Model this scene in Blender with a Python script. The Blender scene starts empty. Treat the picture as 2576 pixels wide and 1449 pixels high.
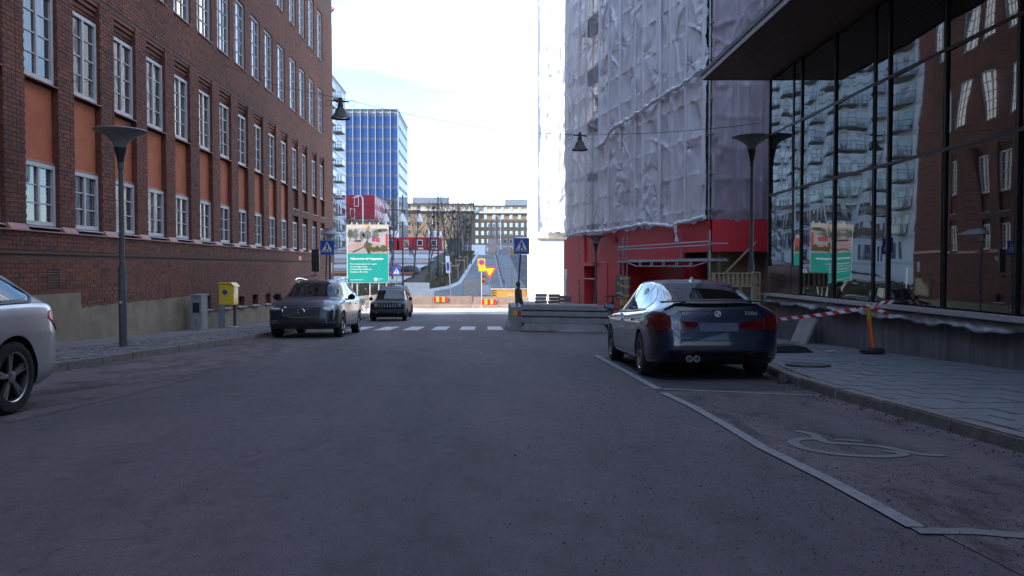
import bpy, bmesh, math, random
import numpy as np
from mathutils import Vector, Matrix
from mathutils.bvhtree import BVHTree
R = math.radians
random.seed(7)
scene = bpy.context.scene
col = scene.collection

# ------------------------------------------------------------------ camera, sky, sun, exposure
cam_d = bpy.data.cameras.new('camera'); cam = bpy.data.objects.new('camera', cam_d); col.objects.link(cam)
cam.location = (0, 0, 1.02)
cam.rotation_euler = (R(90 - 1.597), 0, R(-2.2))
cam_d.sensor_width = 36; cam_d.lens = 36 * 1955 / 2576
cam_d.clip_start = .05; cam_d.clip_end = 5000
scene.camera = cam

SUN_H = Vector((-.945, -.327)); SUN_EL = R(29)
world = bpy.data.worlds.new('World'); scene.world = world; world.use_nodes = True
wn = world.node_tree; wn.nodes.clear()
wo = wn.nodes.new('ShaderNodeOutputWorld'); wb = wn.nodes.new('ShaderNodeBackground')
sky = wn.nodes.new('ShaderNodeTexSky'); sky.sky_type = 'NISHITA'; sky.sun_disc = False
sky.sun_elevation = SUN_EL; sky.sun_rotation = math.atan2(SUN_H.x, SUN_H.y) % (2 * math.pi)
sky.air_density = 1.0; sky.dust_density = .4; sky.ozone_density = 4.5
# thin streaks of high cloud over the whole sky
tc = wn.nodes.new('ShaderNodeTexCoord'); mp = wn.nodes.new('ShaderNodeMapping')
mp.inputs['Rotation'].default_value = (0, 0, R(24)); mp.inputs['Scale'].default_value = (.9, 2.6, 5.5)
nz = wn.nodes.new('ShaderNodeTexNoise'); nz.inputs['Scale'].default_value = 1.5; nz.inputs['Detail'].default_value = 5
nz.inputs['Distortion'].default_value = .25
cr = wn.nodes.new('ShaderNodeValToRGB'); cr.color_ramp.elements[0].position = .4; cr.color_ramp.elements[1].position = .56
cr.color_ramp.elements[0].color = (0, 0, 0, 1); cr.color_ramp.elements[1].color = (.3, .3, .3, 1)
mx = wn.nodes.new('ShaderNodeMix'); mx.data_type = 'RGBA'
mx.inputs[7].default_value = (5.6, 6.2, 7.2, 1)
wn.links.new(tc.outputs['Generated'], mp.inputs['Vector']); wn.links.new(mp.outputs[0], nz.inputs['Vector'])
wn.links.new(nz.outputs['Fac'], cr.inputs[0]); wn.links.new(cr.outputs[0], mx.inputs[0])
wn.links.new(sky.outputs[0], mx.inputs[6]); wn.links.new(mx.outputs[2], wb.inputs[0])
wb.inputs['Strength'].default_value = .15
wn.links.new(wb.outputs[0], wo.inputs[0])

sun_d = bpy.data.lights.new('sun', 'SUN'); sun = bpy.data.objects.new('sun', sun_d); col.objects.link(sun)
sun_d.energy = 3.4; sun_d.angle = R(.53); sun_d.color = (1, .93, .83)
hv = SUN_H.normalized() * math.cos(SUN_EL)
sun.rotation_euler = Vector((hv.x, hv.y, math.sin(SUN_EL))).to_track_quat('Z', 'Y').to_euler()
sun.location = (-40, -30, 60)

vs = scene.view_settings
vs.view_transform = 'Standard'; vs.look = 'None'; vs.gamma = 1; vs.exposure = 1.95; vs.use_curve_mapping = False

# ------------------------------------------------------------------ helpers
GP = [(-80, 3.56), (36, -1.602), (68, -2.594), (75, -2.4), (100, -1.2), (150, 3.2), (220, 4.4), (2500, 6)]
def g(y):
    for (a, za), (b, zb) in zip(GP, GP[1:]):
        if y <= b: return za + (zb - za) * (y - a) / (b - a)
    return GP[-1][1]
SL = -.0445
def rkerb(y):   # right kerb line
    return float(np.interp(y, [-60, 4.9, 8.2, 9.5, 11.3, 14, 20, 30], [3.5, 3.57, 3.66, 3.78, 4.1, 4.32, 4.5, 4.6]))

def tag(o, label=None, cat=None, group=None, kind=None):
    if label: o['label'] = label
    if cat: o['category'] = cat
    if group: o['group'] = group
    if kind: o['kind'] = kind
    return o
def empty(name, loc, rz=0, label=None, cat=None, group=None):
    o = bpy.data.objects.new(name, None); col.objects.link(o); o.location = loc; o.rotation_euler = (0, 0, rz)
    o.empty_display_size = .2
    return tag(o, label, cat, group)
def rootloc(p):
    v = Vector((0, 0, 0))
    while p is not None:
        v += Vector(p.location); p = p.parent
    return v
def copy_tree(o, parent=None):
    c = o.copy(); col.objects.link(c); c.parent = parent
    for ch in o.children: copy_tree(ch, c)
    return c

class MB:
    def __init__(s): s.v = []; s.f = []; s.r = []; s.mi = []
    def add(s, vs, fs, rnd=None, mi=0):
        n = len(s.v); s.v.extend([tuple(v) for v in vs]); s.f.extend([tuple(i + n for i in f) for f in fs])
        s.r.extend([rnd if rnd is not None else 0.] * len(fs)); s.mi.extend([mi] * len(fs)); return s
    def box(s, c, d, rz=0, rx=0, ry=0, taper=1, rnd=None, mi=0):
        hx, hy, hz = d[0] / 2, d[1] / 2, d[2] / 2
        vs = [Vector((x * (taper if z > 0 else 1), y * (taper if z > 0 else 1), z)) for z in (-hz, hz) for x, y in ((-hx, -hy), (hx, -hy), (hx, hy), (-hx, hy))]
        M = Matrix.Translation(c) @ Matrix.Rotation(rz, 4, 'Z') @ Matrix.Rotation(ry, 4, 'Y') @ Matrix.Rotation(rx, 4, 'X')
        return s.add([M @ v for v in vs], [(3, 2, 1, 0), (4, 5, 6, 7), (0, 1, 5, 4), (1, 2, 6, 5), (2, 3, 7, 6), (3, 0, 4, 7)], rnd, mi)
    def b2(s, a, b, rnd=None):   # box from two corners
        return s.box([(a[i] + b[i]) / 2 for i in range(3)], [abs(b[i] - a[i]) for i in range(3)], rnd=rnd)
    def quad(s, a, b, c, d, rnd=None): return s.add([a, b, c, d], [(0, 1, 2, 3)], rnd)
    def prism(s, poly, vec, rnd=None):   # closed 3d polygon extruded along vec
        n = len(poly); vec = Vector(vec); a = [Vector(p) for p in poly]; b = [p + vec for p in a]
        fs = [tuple(range(n))[::-1], tuple(range(n, 2 * n))] + [(i, (i + 1) % n, n + (i + 1) % n, n + i) for i in range(n)]
        return s.add(a + b, fs, rnd)
    def tube(s, path, r, n=8, cap=True, rnd=None):
        path = [Vector(p) for p in path]; rs = r if isinstance(r, (list, tuple)) else [r] * len(path)
        vs = []; fs = []; prev = None
        for i, p in enumerate(path):
            t = (path[min(i + 1, len(path) - 1)] - path[max(i - 1, 0)]).normalized()
            if prev is None:
                u = t.orthogonal().normalized()
            else:
                u = (prev - t * prev.dot(t))
                u = u.normalized() if u.length > 1e-6 else t.orthogonal().normalized()
            prev = u; w = t.cross(u)
            for k in range(n):
                a = 2 * math.pi * k / n; vs.append(p + (u * math.cos(a) + w * math.sin(a)) * rs[i])
        for i in range(len(path) - 1):
            for k in range(n):
                fs.append((i * n + k, i * n + (k + 1) % n, (i + 1) * n + (k + 1) % n, (i + 1) * n + k))
        if cap: fs += [tuple(range(n))[::-1], tuple(range((len(path) - 1) * n, len(path) * n))]
        return s.add(vs, fs, rnd)
    def lathe(s, prof, c=(0, 0, 0), axis='Z', n=24, cap=True, a0=0, sx=1):
        vs = []; fs = []
        for r, z in prof:
            for k in range(n):
                a = a0 + 2 * math.pi * k / n; p = (r * math.cos(a) * sx, r * math.sin(a), z)
                if axis == 'X': p = (z, r * math.cos(a), r * math.sin(a))
                if axis == 'Y': p = (r * math.cos(a), z, r * math.sin(a))
                vs.append((p[0] + c[0], p[1] + c[1], p[2] + c[2]))
        m = len(prof)
        for i in range(m - 1):
            for k in range(n): fs.append((i * n + k, i * n + (k + 1) % n, (i + 1) * n + (k + 1) % n, (i + 1) * n + k))
        if cap: fs += [tuple(range(n))[::-1], tuple(range((m - 1) * n, m * n))]
        return s.add(vs, fs)
    def mesh(s, name, off=(0, 0, 0)):
        me = bpy.data.meshes.new(name)
        vs = np.array(s.v, dtype=float).reshape(-1, 3) - np.array(off)
        me.from_pydata(vs.tolist(), [], s.f)
        if any(s.r):
            at = me.attributes.new('rnd', 'FLOAT', 'FACE'); at.data.foreach_set('value', s.r)
        return me
    def build(s, name, mat, parent=None, smooth=None, local=False, bevel=0, fix=True):
        off = rootloc(parent) if (parent is not None and not local) else Vector((0, 0, 0))
        me = s.mesh(name, off)
        if fix:
            bm = bmesh.new(); bm.from_mesh(me); bmesh.ops.recalc_face_normals(bm, faces=bm.faces[:])
            if bevel:
                bmesh.ops.remove_doubles(bm, verts=bm.verts[:], dist=1e-5)
                es = [e for e in bm.edges if len(e.link_faces) == 2 and e.calc_face_angle(0) > .5]
                bmesh.ops.bevel(bm, geom=es, offset=bevel, segments=2, affect='EDGES', clamp_overlap=True)
            bm.to_mesh(me); bm.free()
        for m in (mat if isinstance(mat, (list, tuple)) else [mat]): me.materials.append(m)
        if any(s.mi) and not bevel: me.polygons.foreach_set('material_index', s.mi)
        o = bpy.data.objects.new(name, me); col.objects.link(o)
        if parent is not None: o.parent = parent
        if smooth is not None:
            me.polygons.foreach_set('use_smooth', [True] * len(me.polygons)); me.set_sharp_from_angle(angle=R(smooth))
        return o

def text(body, size, mat, parent, loc, rot=(R(90), 0, 0), name='lettering', align='LEFT', ext=.004, bold=0., sx=1., local=False):
    cu = bpy.data.curves.new(name, 'FONT'); cu.body = body; cu.size = size; cu.align_x = align
    cu.extrude = ext; cu.offset = bold; cu.resolution_u = 3
    t = bpy.data.objects.new(name, cu); col.objects.link(t)
    dg = bpy.context.evaluated_depsgraph_get(); me = bpy.data.meshes.new_from_object(t.evaluated_get(dg))
    bpy.data.objects.remove(t); bpy.data.curves.remove(cu)
    me.materials.clear(); me.materials.append(mat)
    o = bpy.data.objects.new(name, me); col.objects.link(o)
    o.scale = (sx, 1, 1); o.rotation_euler = rot
    if parent is not None: o.parent = parent
    o.location = Vector(loc) - (rootloc(parent) if (parent is not None and not local) else Vector((0, 0, 0)))
    return o

# ------------------------------------------------------------------ materials
M = {}
def nodes(name):
    m = bpy.data.materials.new(name); m.use_nodes = True; nt = m.node_tree; b = nt.nodes['Principled BSDF']
    M[name] = m; return m, nt, b
def N(nt, t, **kw):
    n = nt.nodes.new(t)
    for k, v in kw.items():
        if k in n.inputs: n.inputs[k].default_value = v
        else: setattr(n, k, v)
    return n
def ramp(nt, src, stops):
    r = nt.nodes.new('ShaderNodeValToRGB'); e = r.color_ramp.elements
    while len(e) < len(stops): e.new(.5)
    for el, (p, c) in zip(e, stops): el.position = p; el.color = (c[0], c[1], c[2], 1)
    nt.links.new(src, r.inputs[0]); return r.outputs[0]
def noise(nt, scale, detail=4, rough=.6, co='Object', sc=(1, 1, 1), dist=0):
    t = nt.nodes.new('ShaderNodeTexCoord'); mp = nt.nodes.new('ShaderNodeMapping'); mp.inputs['Scale'].default_value = sc
    n = nt.nodes.new('ShaderNodeTexNoise'); n.inputs['Scale'].default_value = scale; n.inputs['Detail'].default_value = detail
    n.inputs['Roughness'].default_value = rough; n.inputs['Distortion'].default_value = dist
    nt.links.new(t.outputs[co], mp.inputs[0]); nt.links.new(mp.outputs[0], n.inputs['Vector']); return n.outputs['Fac']
def mixc(nt, fac, a, b, mode='MIX'):
    x = nt.nodes.new('ShaderNodeMix'); x.data_type = 'RGBA'; x.blend_type = mode
    for i, v in ((0, fac), (6, a), (7, b)):
        if hasattr(v, 'links') or hasattr(v, 'is_linked'): nt.links.new(v, x.inputs[i])
        else: x.inputs[i].default_value = v if i == 0 else (v[0], v[1], v[2], 1)
    return x.outputs[2]
def bump(nt, b, h, strength=.3, dist=.01):
    n = nt.nodes.new('ShaderNodeBump'); n.inputs['Strength'].default_value = strength; n.inputs['Distance'].default_value = dist
    nt.links.new(h, n.inputs['Height']); nt.links.new(n.outputs[0], b.inputs['Normal']); return n
def simple(name, c, rough=.6, metal=0, var=.25, scale=6, bmp=.15, coat=0, spec=None, co='Object', sc=(1, 1, 1)):
    m, nt, b = nodes(name)
    n = noise(nt, scale, 5, .65, co, sc)
    lo = [max(0, v * (1 - var)) for v in c]; hi = [min(1, v * (1 + var)) for v in c]
    nt.links.new(ramp(nt, n, [(.3, lo), (.7, hi)]), b.inputs['Base Color'])
    b.inputs['Roughness'].default_value = rough; b.inputs['Metallic'].default_value = metal
    if coat: b.inputs['Coat Weight'].default_value = coat; b.inputs['Coat Roughness'].default_value = .04
    if spec is not None: b.inputs['Specular IOR Level'].default_value = spec
    if bmp: bump(nt, b, noise(nt, scale * 6, 4, .6, co, sc), bmp, .01)
    return m

# asphalt: dark binder with light grit, worn streaks along the street
def asphalt(name, dark, light, ravel=.25):
    m, nt, b = nodes(name)
    grit = noise(nt, 190, 2, .5); mid = noise(nt, 9, 5, .65); big = noise(nt, .35, 4, .6, sc=(1.6, .35, 1))
    c = ramp(nt, grit, [(.28, [v * .62 for v in dark]), (.47, dark), (.62, light), (.78, [v * 1.9 for v in light])])
    c = mixc(nt, .8, c, ramp(nt, mid, [(.25, (.72,) * 3), (.75, (1.2,) * 3)]), 'MULTIPLY')
    c = mixc(nt, .9, c, ramp(nt, big, [(.28, (.6, .61, .66)), (.5, (1, 1, 1)), (.72, (1.32, 1.26, 1.22))]), 'MULTIPLY')
    cr1 = nt.nodes.new('ShaderNodeTexVoronoi'); cr1.feature = 'DISTANCE_TO_EDGE'; cr1.inputs['Scale'].default_value = .28
    t = nt.nodes.new('ShaderNodeTexCoord'); ad = nt.nodes.new('ShaderNodeVectorMath'); nn = nt.nodes.new('ShaderNodeTexNoise')
    nn.inputs['Scale'].default_value = 1.3; nn.inputs['Detail'].default_value = 5
    sc_ = nt.nodes.new('ShaderNodeVectorMath'); sc_.operation = 'SCALE'; sc_.inputs['Scale'].default_value = 2.4
    nt.links.new(t.outputs['Object'], nn.inputs['Vector']); nt.links.new(nn.outputs['Color'], sc_.inputs[0])
    nt.links.new(t.outputs['Object'], ad.inputs[0]); nt.links.new(sc_.outputs[0], ad.inputs[1]); nt.links.new(ad.outputs[0], cr1.inputs['Vector'])
    c = mixc(nt, .55, c, ramp(nt, cr1.outputs['Distance'], [(0, (.45,) * 3), (.007, (1,) * 3)]), 'MULTIPLY')
    if ravel:
        rv = noise(nt, 1.7, 7, .72, sc=(1.5, .6, 1), dist=.6)
        c = mixc(nt, ravel, c, ramp(nt, rv, [(.4, (.42,) * 3), (.5, (1,) * 3), (.62, (1.12,) * 3)]), 'MULTIPLY')
    nt.links.new(c, b.inputs['Base Color']); b.inputs['Roughness'].default_value = .82; b.inputs['Specular IOR Level'].default_value = .3
    bump(nt, b, grit, .55, .006)
    return m
asphalt('asphalt', (.07, .058, .067), (.104, .087, .098))
asphalt('asphalt_old', (.08, .065, .072), (.132, .11, .117), .95)
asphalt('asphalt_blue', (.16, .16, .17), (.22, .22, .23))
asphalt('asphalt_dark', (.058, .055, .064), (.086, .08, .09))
asphalt('sunlit_road_tone', (.34, .3, .275), (.45, .41, .38))  # pale tone with the junction's sunlight put into the colour
asphalt('pavement_asphalt', (.13, .117, .117), (.2, .18, .178))
simple('asphalt_tar', (.03, .028, .032), .7, var=.4, scale=12)
simple('kerb_stone', (.165, .145, .135), .85, var=.3, scale=9, bmp=.5)
simple('slab', (.135, .138, .15), .8, var=.22, scale=5, bmp=.35)
simple('sett', (.165, .15, .16), .8, var=.3, scale=9, bmp=.4)
simple('joint_sand', (.075, .07, .068), .95, var=.3, scale=30)
simple('grit', (.03, .028, .03), .9, var=.3, scale=40)
def paint(name, c, wear=.45):
    m, nt, b = nodes(name)
    w = noise(nt, 16, 6, .75); w2 = noise(nt, 160, 2, .5)
    f = ramp(nt, w, [(wear - .12, (0, 0, 0)), (wear + .1, (1, 1, 1))])
    cc = mixc(nt, f, (.12, .112, .12), c)
    cc = mixc(nt, .5, cc, ramp(nt, w2, [(.3, (.6,) * 3), (.7, (1.2,) * 3)]), 'MULTIPLY')
    nt.links.new(cc, b.inputs['Base Color']); b.inputs['Roughness'].default_value = .75; bump(nt, b, w2, .3, .004)
    return m
paint('road_paint', (.205, .2, .21), .46); paint('road_paint_worn', (.15, .148, .158), .5); paint('lit_crosswalk_paint', (.55, .53, .53), .38)  # crosswalk paint brighter: light from the sunlit junction put into its colour

# brick: per-brick colour from a face attribute or the object's own random number
def brickmat(name, stops, soot=.35):
    m, nt, b = nodes(name)
    at = nt.nodes.new('ShaderNodeAttribute'); at.attribute_name = 'rnd'; oi = nt.nodes.new('ShaderNodeObjectInfo')
    ad = nt.nodes.new('ShaderNodeMath'); ad.operation = 'ADD'; fr = nt.nodes.new('ShaderNodeMath'); fr.operation = 'FRACT'
    nt.links.new(at.outputs['Fac'], ad.inputs[0]); nt.links.new(oi.outputs['Random'], ad.inputs[1]); nt.links.new(ad.outputs[0], fr.inputs[0])
    c = ramp(nt, fr.outputs[0], stops)
    ge = nt.nodes.new('ShaderNodeNewGeometry'); nb = nt.nodes.new('ShaderNodeTexNoise'); nb.inputs['Scale'].default_value = .35
    nb.inputs['Detail'].default_value = 5; nt.links.new(ge.outputs['Position'], nb.inputs['Vector'])
    c = mixc(nt, 1, c, ramp(nt, nb.outputs['Fac'], [(.3, (.72, .7, .7)), (.7, (1.18, 1.15, 1.12))]), 'MULTIPLY')
    fine = nt.nodes.new('ShaderNodeTexNoise'); fine.inputs['Scale'].default_value = 45; fine.inputs['Detail'].default_value = 4
    nt.links.new(ge.outputs['Position'], fine.inputs['Vector'])
    c = mixc(nt, .8, c, ramp(nt, fine.outputs['Fac'], [(.3, (.65,) * 3), (.7, (1.3,) * 3)]), 'MULTIPLY')
    nt.links.new(c, b.inputs['Base Color']); b.inputs['Roughness'].default_value = .85; bump(nt, b, fine.outputs['Fac'], .5, .01)
    return m
brickmat('brick', [(0, (.118, .038, .025)), (.3, (.155, .05, .03)), (.55, (.185, .06, .033)), (.8, (.132, .044, .029)), (1, (.078, .031, .025))])
simple('mortar', (.115, .066, .052), .95, var=.25, scale=20, bmp=.4)
simple('orange_render', (.43, .118, .052), .85, var=.16, scale=2.2, bmp=.25)
simple('stucco', (.215, .165, .115), .9, var=.28, scale=1.6, bmp=.5)
simple('sheet_metal_red', (.33, .13, .11), .55, var=.2, scale=3, bmp=.1)
simple('window_white', (.47, .455, .45), .55, var=.08, scale=8, bmp=.05)
simple('curtain', (.33, .31, .29), .9, var=.5, scale=3, bmp=.3, sc=(1, 7, .3))
simple('dark_metal', (.03, .03, .034), .5, .3, var=.3, scale=9)
simple('iron_dark', (.05, .045, .045), .6, .2, var=.3, scale=9)
simple('pole_grey', (.085, .085, .09), .55, .3, var=.25, scale=7)
simple('galvanised', (.36, .37, .39), .42, .7, var=.2, scale=14)
simple('white_paint', (.78, .77, .75), .5, var=.06, scale=4, bmp=.05)
simple('hoarding_white', (.86, .85, .83), .6, var=.04, scale=3, bmp=.05)
simple('red_hoarding', (.66, .034, .048), .5, var=.1, scale=2.5, bmp=.12)
simple('plywood', (.2, .13, .07), .8, var=.3, scale=3, bmp=.3, sc=(1, 1, 4))
simple('formwork_board', (.5, .39, .25), .75, var=.2, scale=3, bmp=.3, sc=(1, 1, 5))
simple('concrete', (.26, .25, .245), .88, var=.22, scale=3, bmp=.4)
simple('concrete_pink', (.2, .145, .12), .88, var=.2, scale=2, bmp=.4)
m, nt, b = nodes('concrete_wall')
st = noise(nt, 2.2, 6, .7, sc=(1, 3.2, .22)); bl = noise(nt, 1.3, 5, .6); fi = noise(nt, 40, 3, .6)
c = ramp(nt, st, [(.3, (.075, .075, .08)), (.5, (.115, .112, .116)), (.72, (.18, .175, .18))])
c = mixc(nt, .8, c, ramp(nt, bl, [(.3, (.75,) * 3), (.7, (1.25,) * 3)]), 'MULTIPLY')
nt.links.new(c, b.inputs['Base Color']); b.inputs['Roughness'].default_value = .8; bump(nt, b, fi, .35, .008)
simple('yellow_box', (.72, .47, .03), .4, var=.08, scale=5, bmp=.05, coat=.2)
simple('cabinet_grey', (.2, .215, .23), .6, var=.35, scale=9, bmp=.1)
simple('yellow_barrier', (.4, .2, .03), .5, var=.15, scale=4)
simple('sign_blue', (.012, .05, .36), .35, var=.05, scale=4, bmp=0)
simple('sign_white', (.72, .72, .72), .35, var=.04, scale=4, bmp=0)
simple('sign_black', (.012, .012, .014), .4, var=.1, scale=4, bmp=0)
simple('sign_red', (.6, .012, .02), .35, var=.08, scale=4, bmp=0)
simple('sign_yellow', (.62, .34, .01), .35, var=.06, scale=4, bmp=0)
simple('sign_orange', (.75, .13, .02), .4, var=.12, scale=9, bmp=0)
simple('teal', (.0, .24, .2), .45, var=.05, scale=3, bmp=0)
simple('rubber', (.016, .016, .017), .75, var=.3, scale=20, bmp=.2)
simple('tyre', (.018, .018, .019), .82, var=.3, scale=30, bmp=.3)
simple('plastic_black', (.014, .014, .016), .45, var=.2, scale=20, bmp=.05)
simple('rim_metal', (.42, .42, .44), .28, .85, var=.1, scale=9, bmp=0)
simple('rim_dark', (.06, .06, .065), .35, .6, var=.1, scale=9, bmp=0)
simple('chrome', (.62, .62, .64), .12, 1, var=.05, scale=9, bmp=0)
simple('plate_blur', (.05, .055, .085), .6, var=.25, scale=4, bmp=0, sc=(3, 3, 3))
simple('soil', (.06, .05, .035), .95, var=.45, scale=7, bmp=.6)
simple('lawn', (.1, .085, .055), .95, var=.45, scale=9, bmp=.6)
simple('bark', (.075, .06, .05), .9, var=.3, scale=15, bmp=.4)
simple('park_stone', (.5, .49, .48), .85, var=.15, scale=1.2, bmp=.2)
simple('park_rust', (.28, .12, .055), .85, var=.25, scale=1.5, bmp=.2)
simple('park_purple', (.12, .075, .15), .85, var=.15, scale=1.5, bmp=.1)
simple('park_pink', (.42, .29, .26), .85, var=.15, scale=1.5, bmp=.1)
simple('timber', (.36, .27, .17), .8, var=.25, scale=4, bmp=.3)
simple('soffit_wood', (.15, .075, .045), .55, var=.3, scale=3, bmp=.2, sc=(6, .6, 1))
simple('fascia', (.42, .4, .38), .6, var=.2, scale=5)
simple('bronze_frame', (.024, .02, .02), .42, .5, var=.2, scale=9, bmp=.05)
simple('aluminium_sill', (.5, .49, .49), .4, .6, var=.15, scale=6)
simple('membrane', (.26, .26, .3), .38, var=.35, scale=5, bmp=.5)
simple('tarp_red', (.85, .1, .06), .6, var=.2, scale=4)
simple('white_render', (.52, .53, .56), .8, var=.05, scale=.6, bmp=.1)
simple('tan_render', (.25, .17, .12), .85, var=.05, scale=.3, bmp=.1)
simple('cream_render', (.45, .36, .25), .85, var=.05, scale=.3, bmp=.1)
simple('roof_sheet', (.52, .54, .58), .5, .2, var=.1, scale=1, bmp=.05)
simple('roof_dark', (.06, .06, .07), .6, var=.2, scale=1)
simple('plant_room', (.22, .25, .31), .5, .3, var=.15, scale=1.2, sc=(5, 5, .3))
simple('cabin_red', (.4, .02, .035), .5, var=.12, scale=1, bmp=.1)
simple('cabin_magenta', (.33, .03, .09), .5, var=.12, scale=1, bmp=.1)
simple('tower_fin', (.4, .42, .47), .4, .3, var=.05, scale=2, bmp=0)
simple('tower_clad', (.23, .24, .28), .5, .2, var=.1, scale=1, bmp=0)
simple('spandrel', (.06, .066, .1), .3, .1, var=.1, scale=.5, bmp=0)
simple('skin', (.42, .24, .17), .6, var=.1, scale=20, bmp=0)
simple('cloth_dark', (.03, .028, .032), .9, var=.4, scale=12, bmp=.2)
simple('cloth_camo', (.09, .08, .06), .9, var=.6, scale=16, bmp=.2)
simple('hair', (.03, .022, .016), .8, var=.3, scale=30)
simple('brown_door', (.07, .03, .028), .35, var=.15, scale=4, bmp=.05)
simple('ochre_wall', (.52, .37, .19), .85, var=.12, scale=.5)
simple('scooter_black', (.012, .012, .013), .5, var=.2, scale=9)
simple('paper', (.42, .38, .36), .8, var=.2, scale=6)

def glass(name, tint, ior=1.9, rough=.015, wav=0, wscale=1.5, inner=None, sc=(1, 1, 1)):
    m, nt, b = nodes(name)
    out = nt.nodes['Material Output']
    d = nt.nodes.new('ShaderNodeBsdfDiffuse'); d.inputs[0].default_value = (*tint, 1)
    if inner: nt.links.new(ramp(nt, noise(nt, 2.2, 4, .6, sc=(1, 5, .35)), inner), d.inputs[0])
    gl = nt.nodes.new('ShaderNodeBsdfGlossy'); gl.inputs['Roughness'].default_value = rough; gl.inputs[0].default_value = (.92, .96, 1, 1)
    fr = nt.nodes.new('ShaderNodeFresnel'); fr.inputs['IOR'].default_value = ior
    ms = nt.nodes.new('ShaderNodeMixShader')
    if wav:
        n = nt.nodes.new('ShaderNodeBump'); n.inputs['Strength'].default_value = 1; n.inputs['Distance'].default_value = wav
        nt.links.new(noise(nt, wscale, 1, .4, sc=sc), n.inputs['Height']); nt.links.new(n.outputs[0], gl.inputs['Normal'])
    nt.links.new(fr.outputs[0], ms.inputs[0]); nt.links.new(d.outputs[0], ms.inputs[1]); nt.links.new(gl.outputs[0], ms.inputs[2])
    nt.links.new(ms.outputs[0], out.inputs['Surface']); nt.nodes.remove(b)
    return m
glass('window_glass', (.05, .05, .052), 1.7, wav=.004, wscale=1.2, inner=[(.3, (.03, .028, .027)), (.54, (.055, .049, .046)), (.64, (.2, .185, .17)), (.74, (.07, .062, .058))])
glass('window_glass_high', (.05, .055, .065), 3.6, wav=.002, wscale=1.2)
glass('curtain_wall', (.008, .01, .011), 2.4, wav=.012, wscale=.75, sc=(1, 1, .45))
glass('car_glass', (.006, .007, .008), 1.7)
glass('far_glass', (.04, .05, .06), 1.8)
glass('lamp_glass', (.5, .5, .48), 1.5, rough=.1)
simple('exhaust_ring', (.3, .29, .27), .3, .9, bmp=0)
simple('badge_metal', (.25, .25, .26), .3, .8, bmp=0)
m, nt, b = nodes('tower_glass')
b.inputs['Roughness'].default_value = .2; b.inputs['Specular IOR Level'].default_value = .35
nt.links.new(ramp(nt, noise(nt, .25, 2, .5), [(.3, (.008, .034, .14)), (.7, (.012, .052, .19))]), b.inputs['Base Color'])

def carpaint(name, c, metal=.6, rough=.32, dirt=.3):
    m, nt, b = nodes(name)
    fl = noise(nt, 900, 1, .5); dn = noise(nt, 3, 6, .7)
    cc = mixc(nt, 1, c, ramp(nt, fl, [(.3, (.85,) * 3), (.7, (1.15,) * 3)]), 'MULTIPLY')
    f = ramp(nt, dn, [(.45, (0, 0, 0)), (.8, (dirt,) * 3)])
    nt.links.new(mixc(nt, f, cc, (.16, .145, .13)), b.inputs['Base Color'])
    b.inputs['Metallic'].default_value = metal; b.inputs['Roughness'].default_value = rough
    b.inputs['Coat Weight'].default_value = 1; b.inputs['Coat Roughness'].default_value = .05
    return m
carpaint('paint_blue', (.007, .011, .033), .4, dirt=.08)
carpaint('paint_grey', (.026, .029, .042), .4, dirt=.15)
carpaint('paint_black', (.006, .0065, .009), .1, .4, .1)
pb = M['paint_black'].node_tree.nodes['Principled BSDF']; pb.inputs['Coat Weight'].default_value = .06; pb.inputs['Specular IOR Level'].default_value = .08; pb.inputs['Roughness'].default_value = .5
pb = M['paint_grey'].node_tree.nodes['Principled BSDF']; pb.inputs['Coat Weight'].default_value = .5; pb.inputs['Coat Roughness'].default_value = .12; pb.inputs['Specular IOR Level'].default_value = .3
carpaint('paint_silver', (.5, .51, .54), .55, .38, .15)
m, nt, b = nodes('tail_red')
b.inputs['Base Color'].default_value = (.22, .008, .01, 1); b.inputs['Roughness'].default_value = .12; b.inputs['Coat Weight'].default_value = 1
nt.links.new(ramp(nt, noise(nt, 5, 2, .5, sc=(1, 1, 6)), [(.35, (.04, .002, .003)), (.65, (.1, .005, .006))]), b.inputs['Base Color'])
simple('tail_bright', (.5, .02, .035), .25, var=.25, scale=9, bmp=0, coat=.6)
m, nt, b = nodes('headlamp')
b.inputs['Base Color'].default_value = (.22, .23, .25, 1); b.inputs['Roughness'].default_value = .08; b.inputs['Metallic'].default_value = .4; b.inputs['Coat Weight'].default_value = 1

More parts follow.
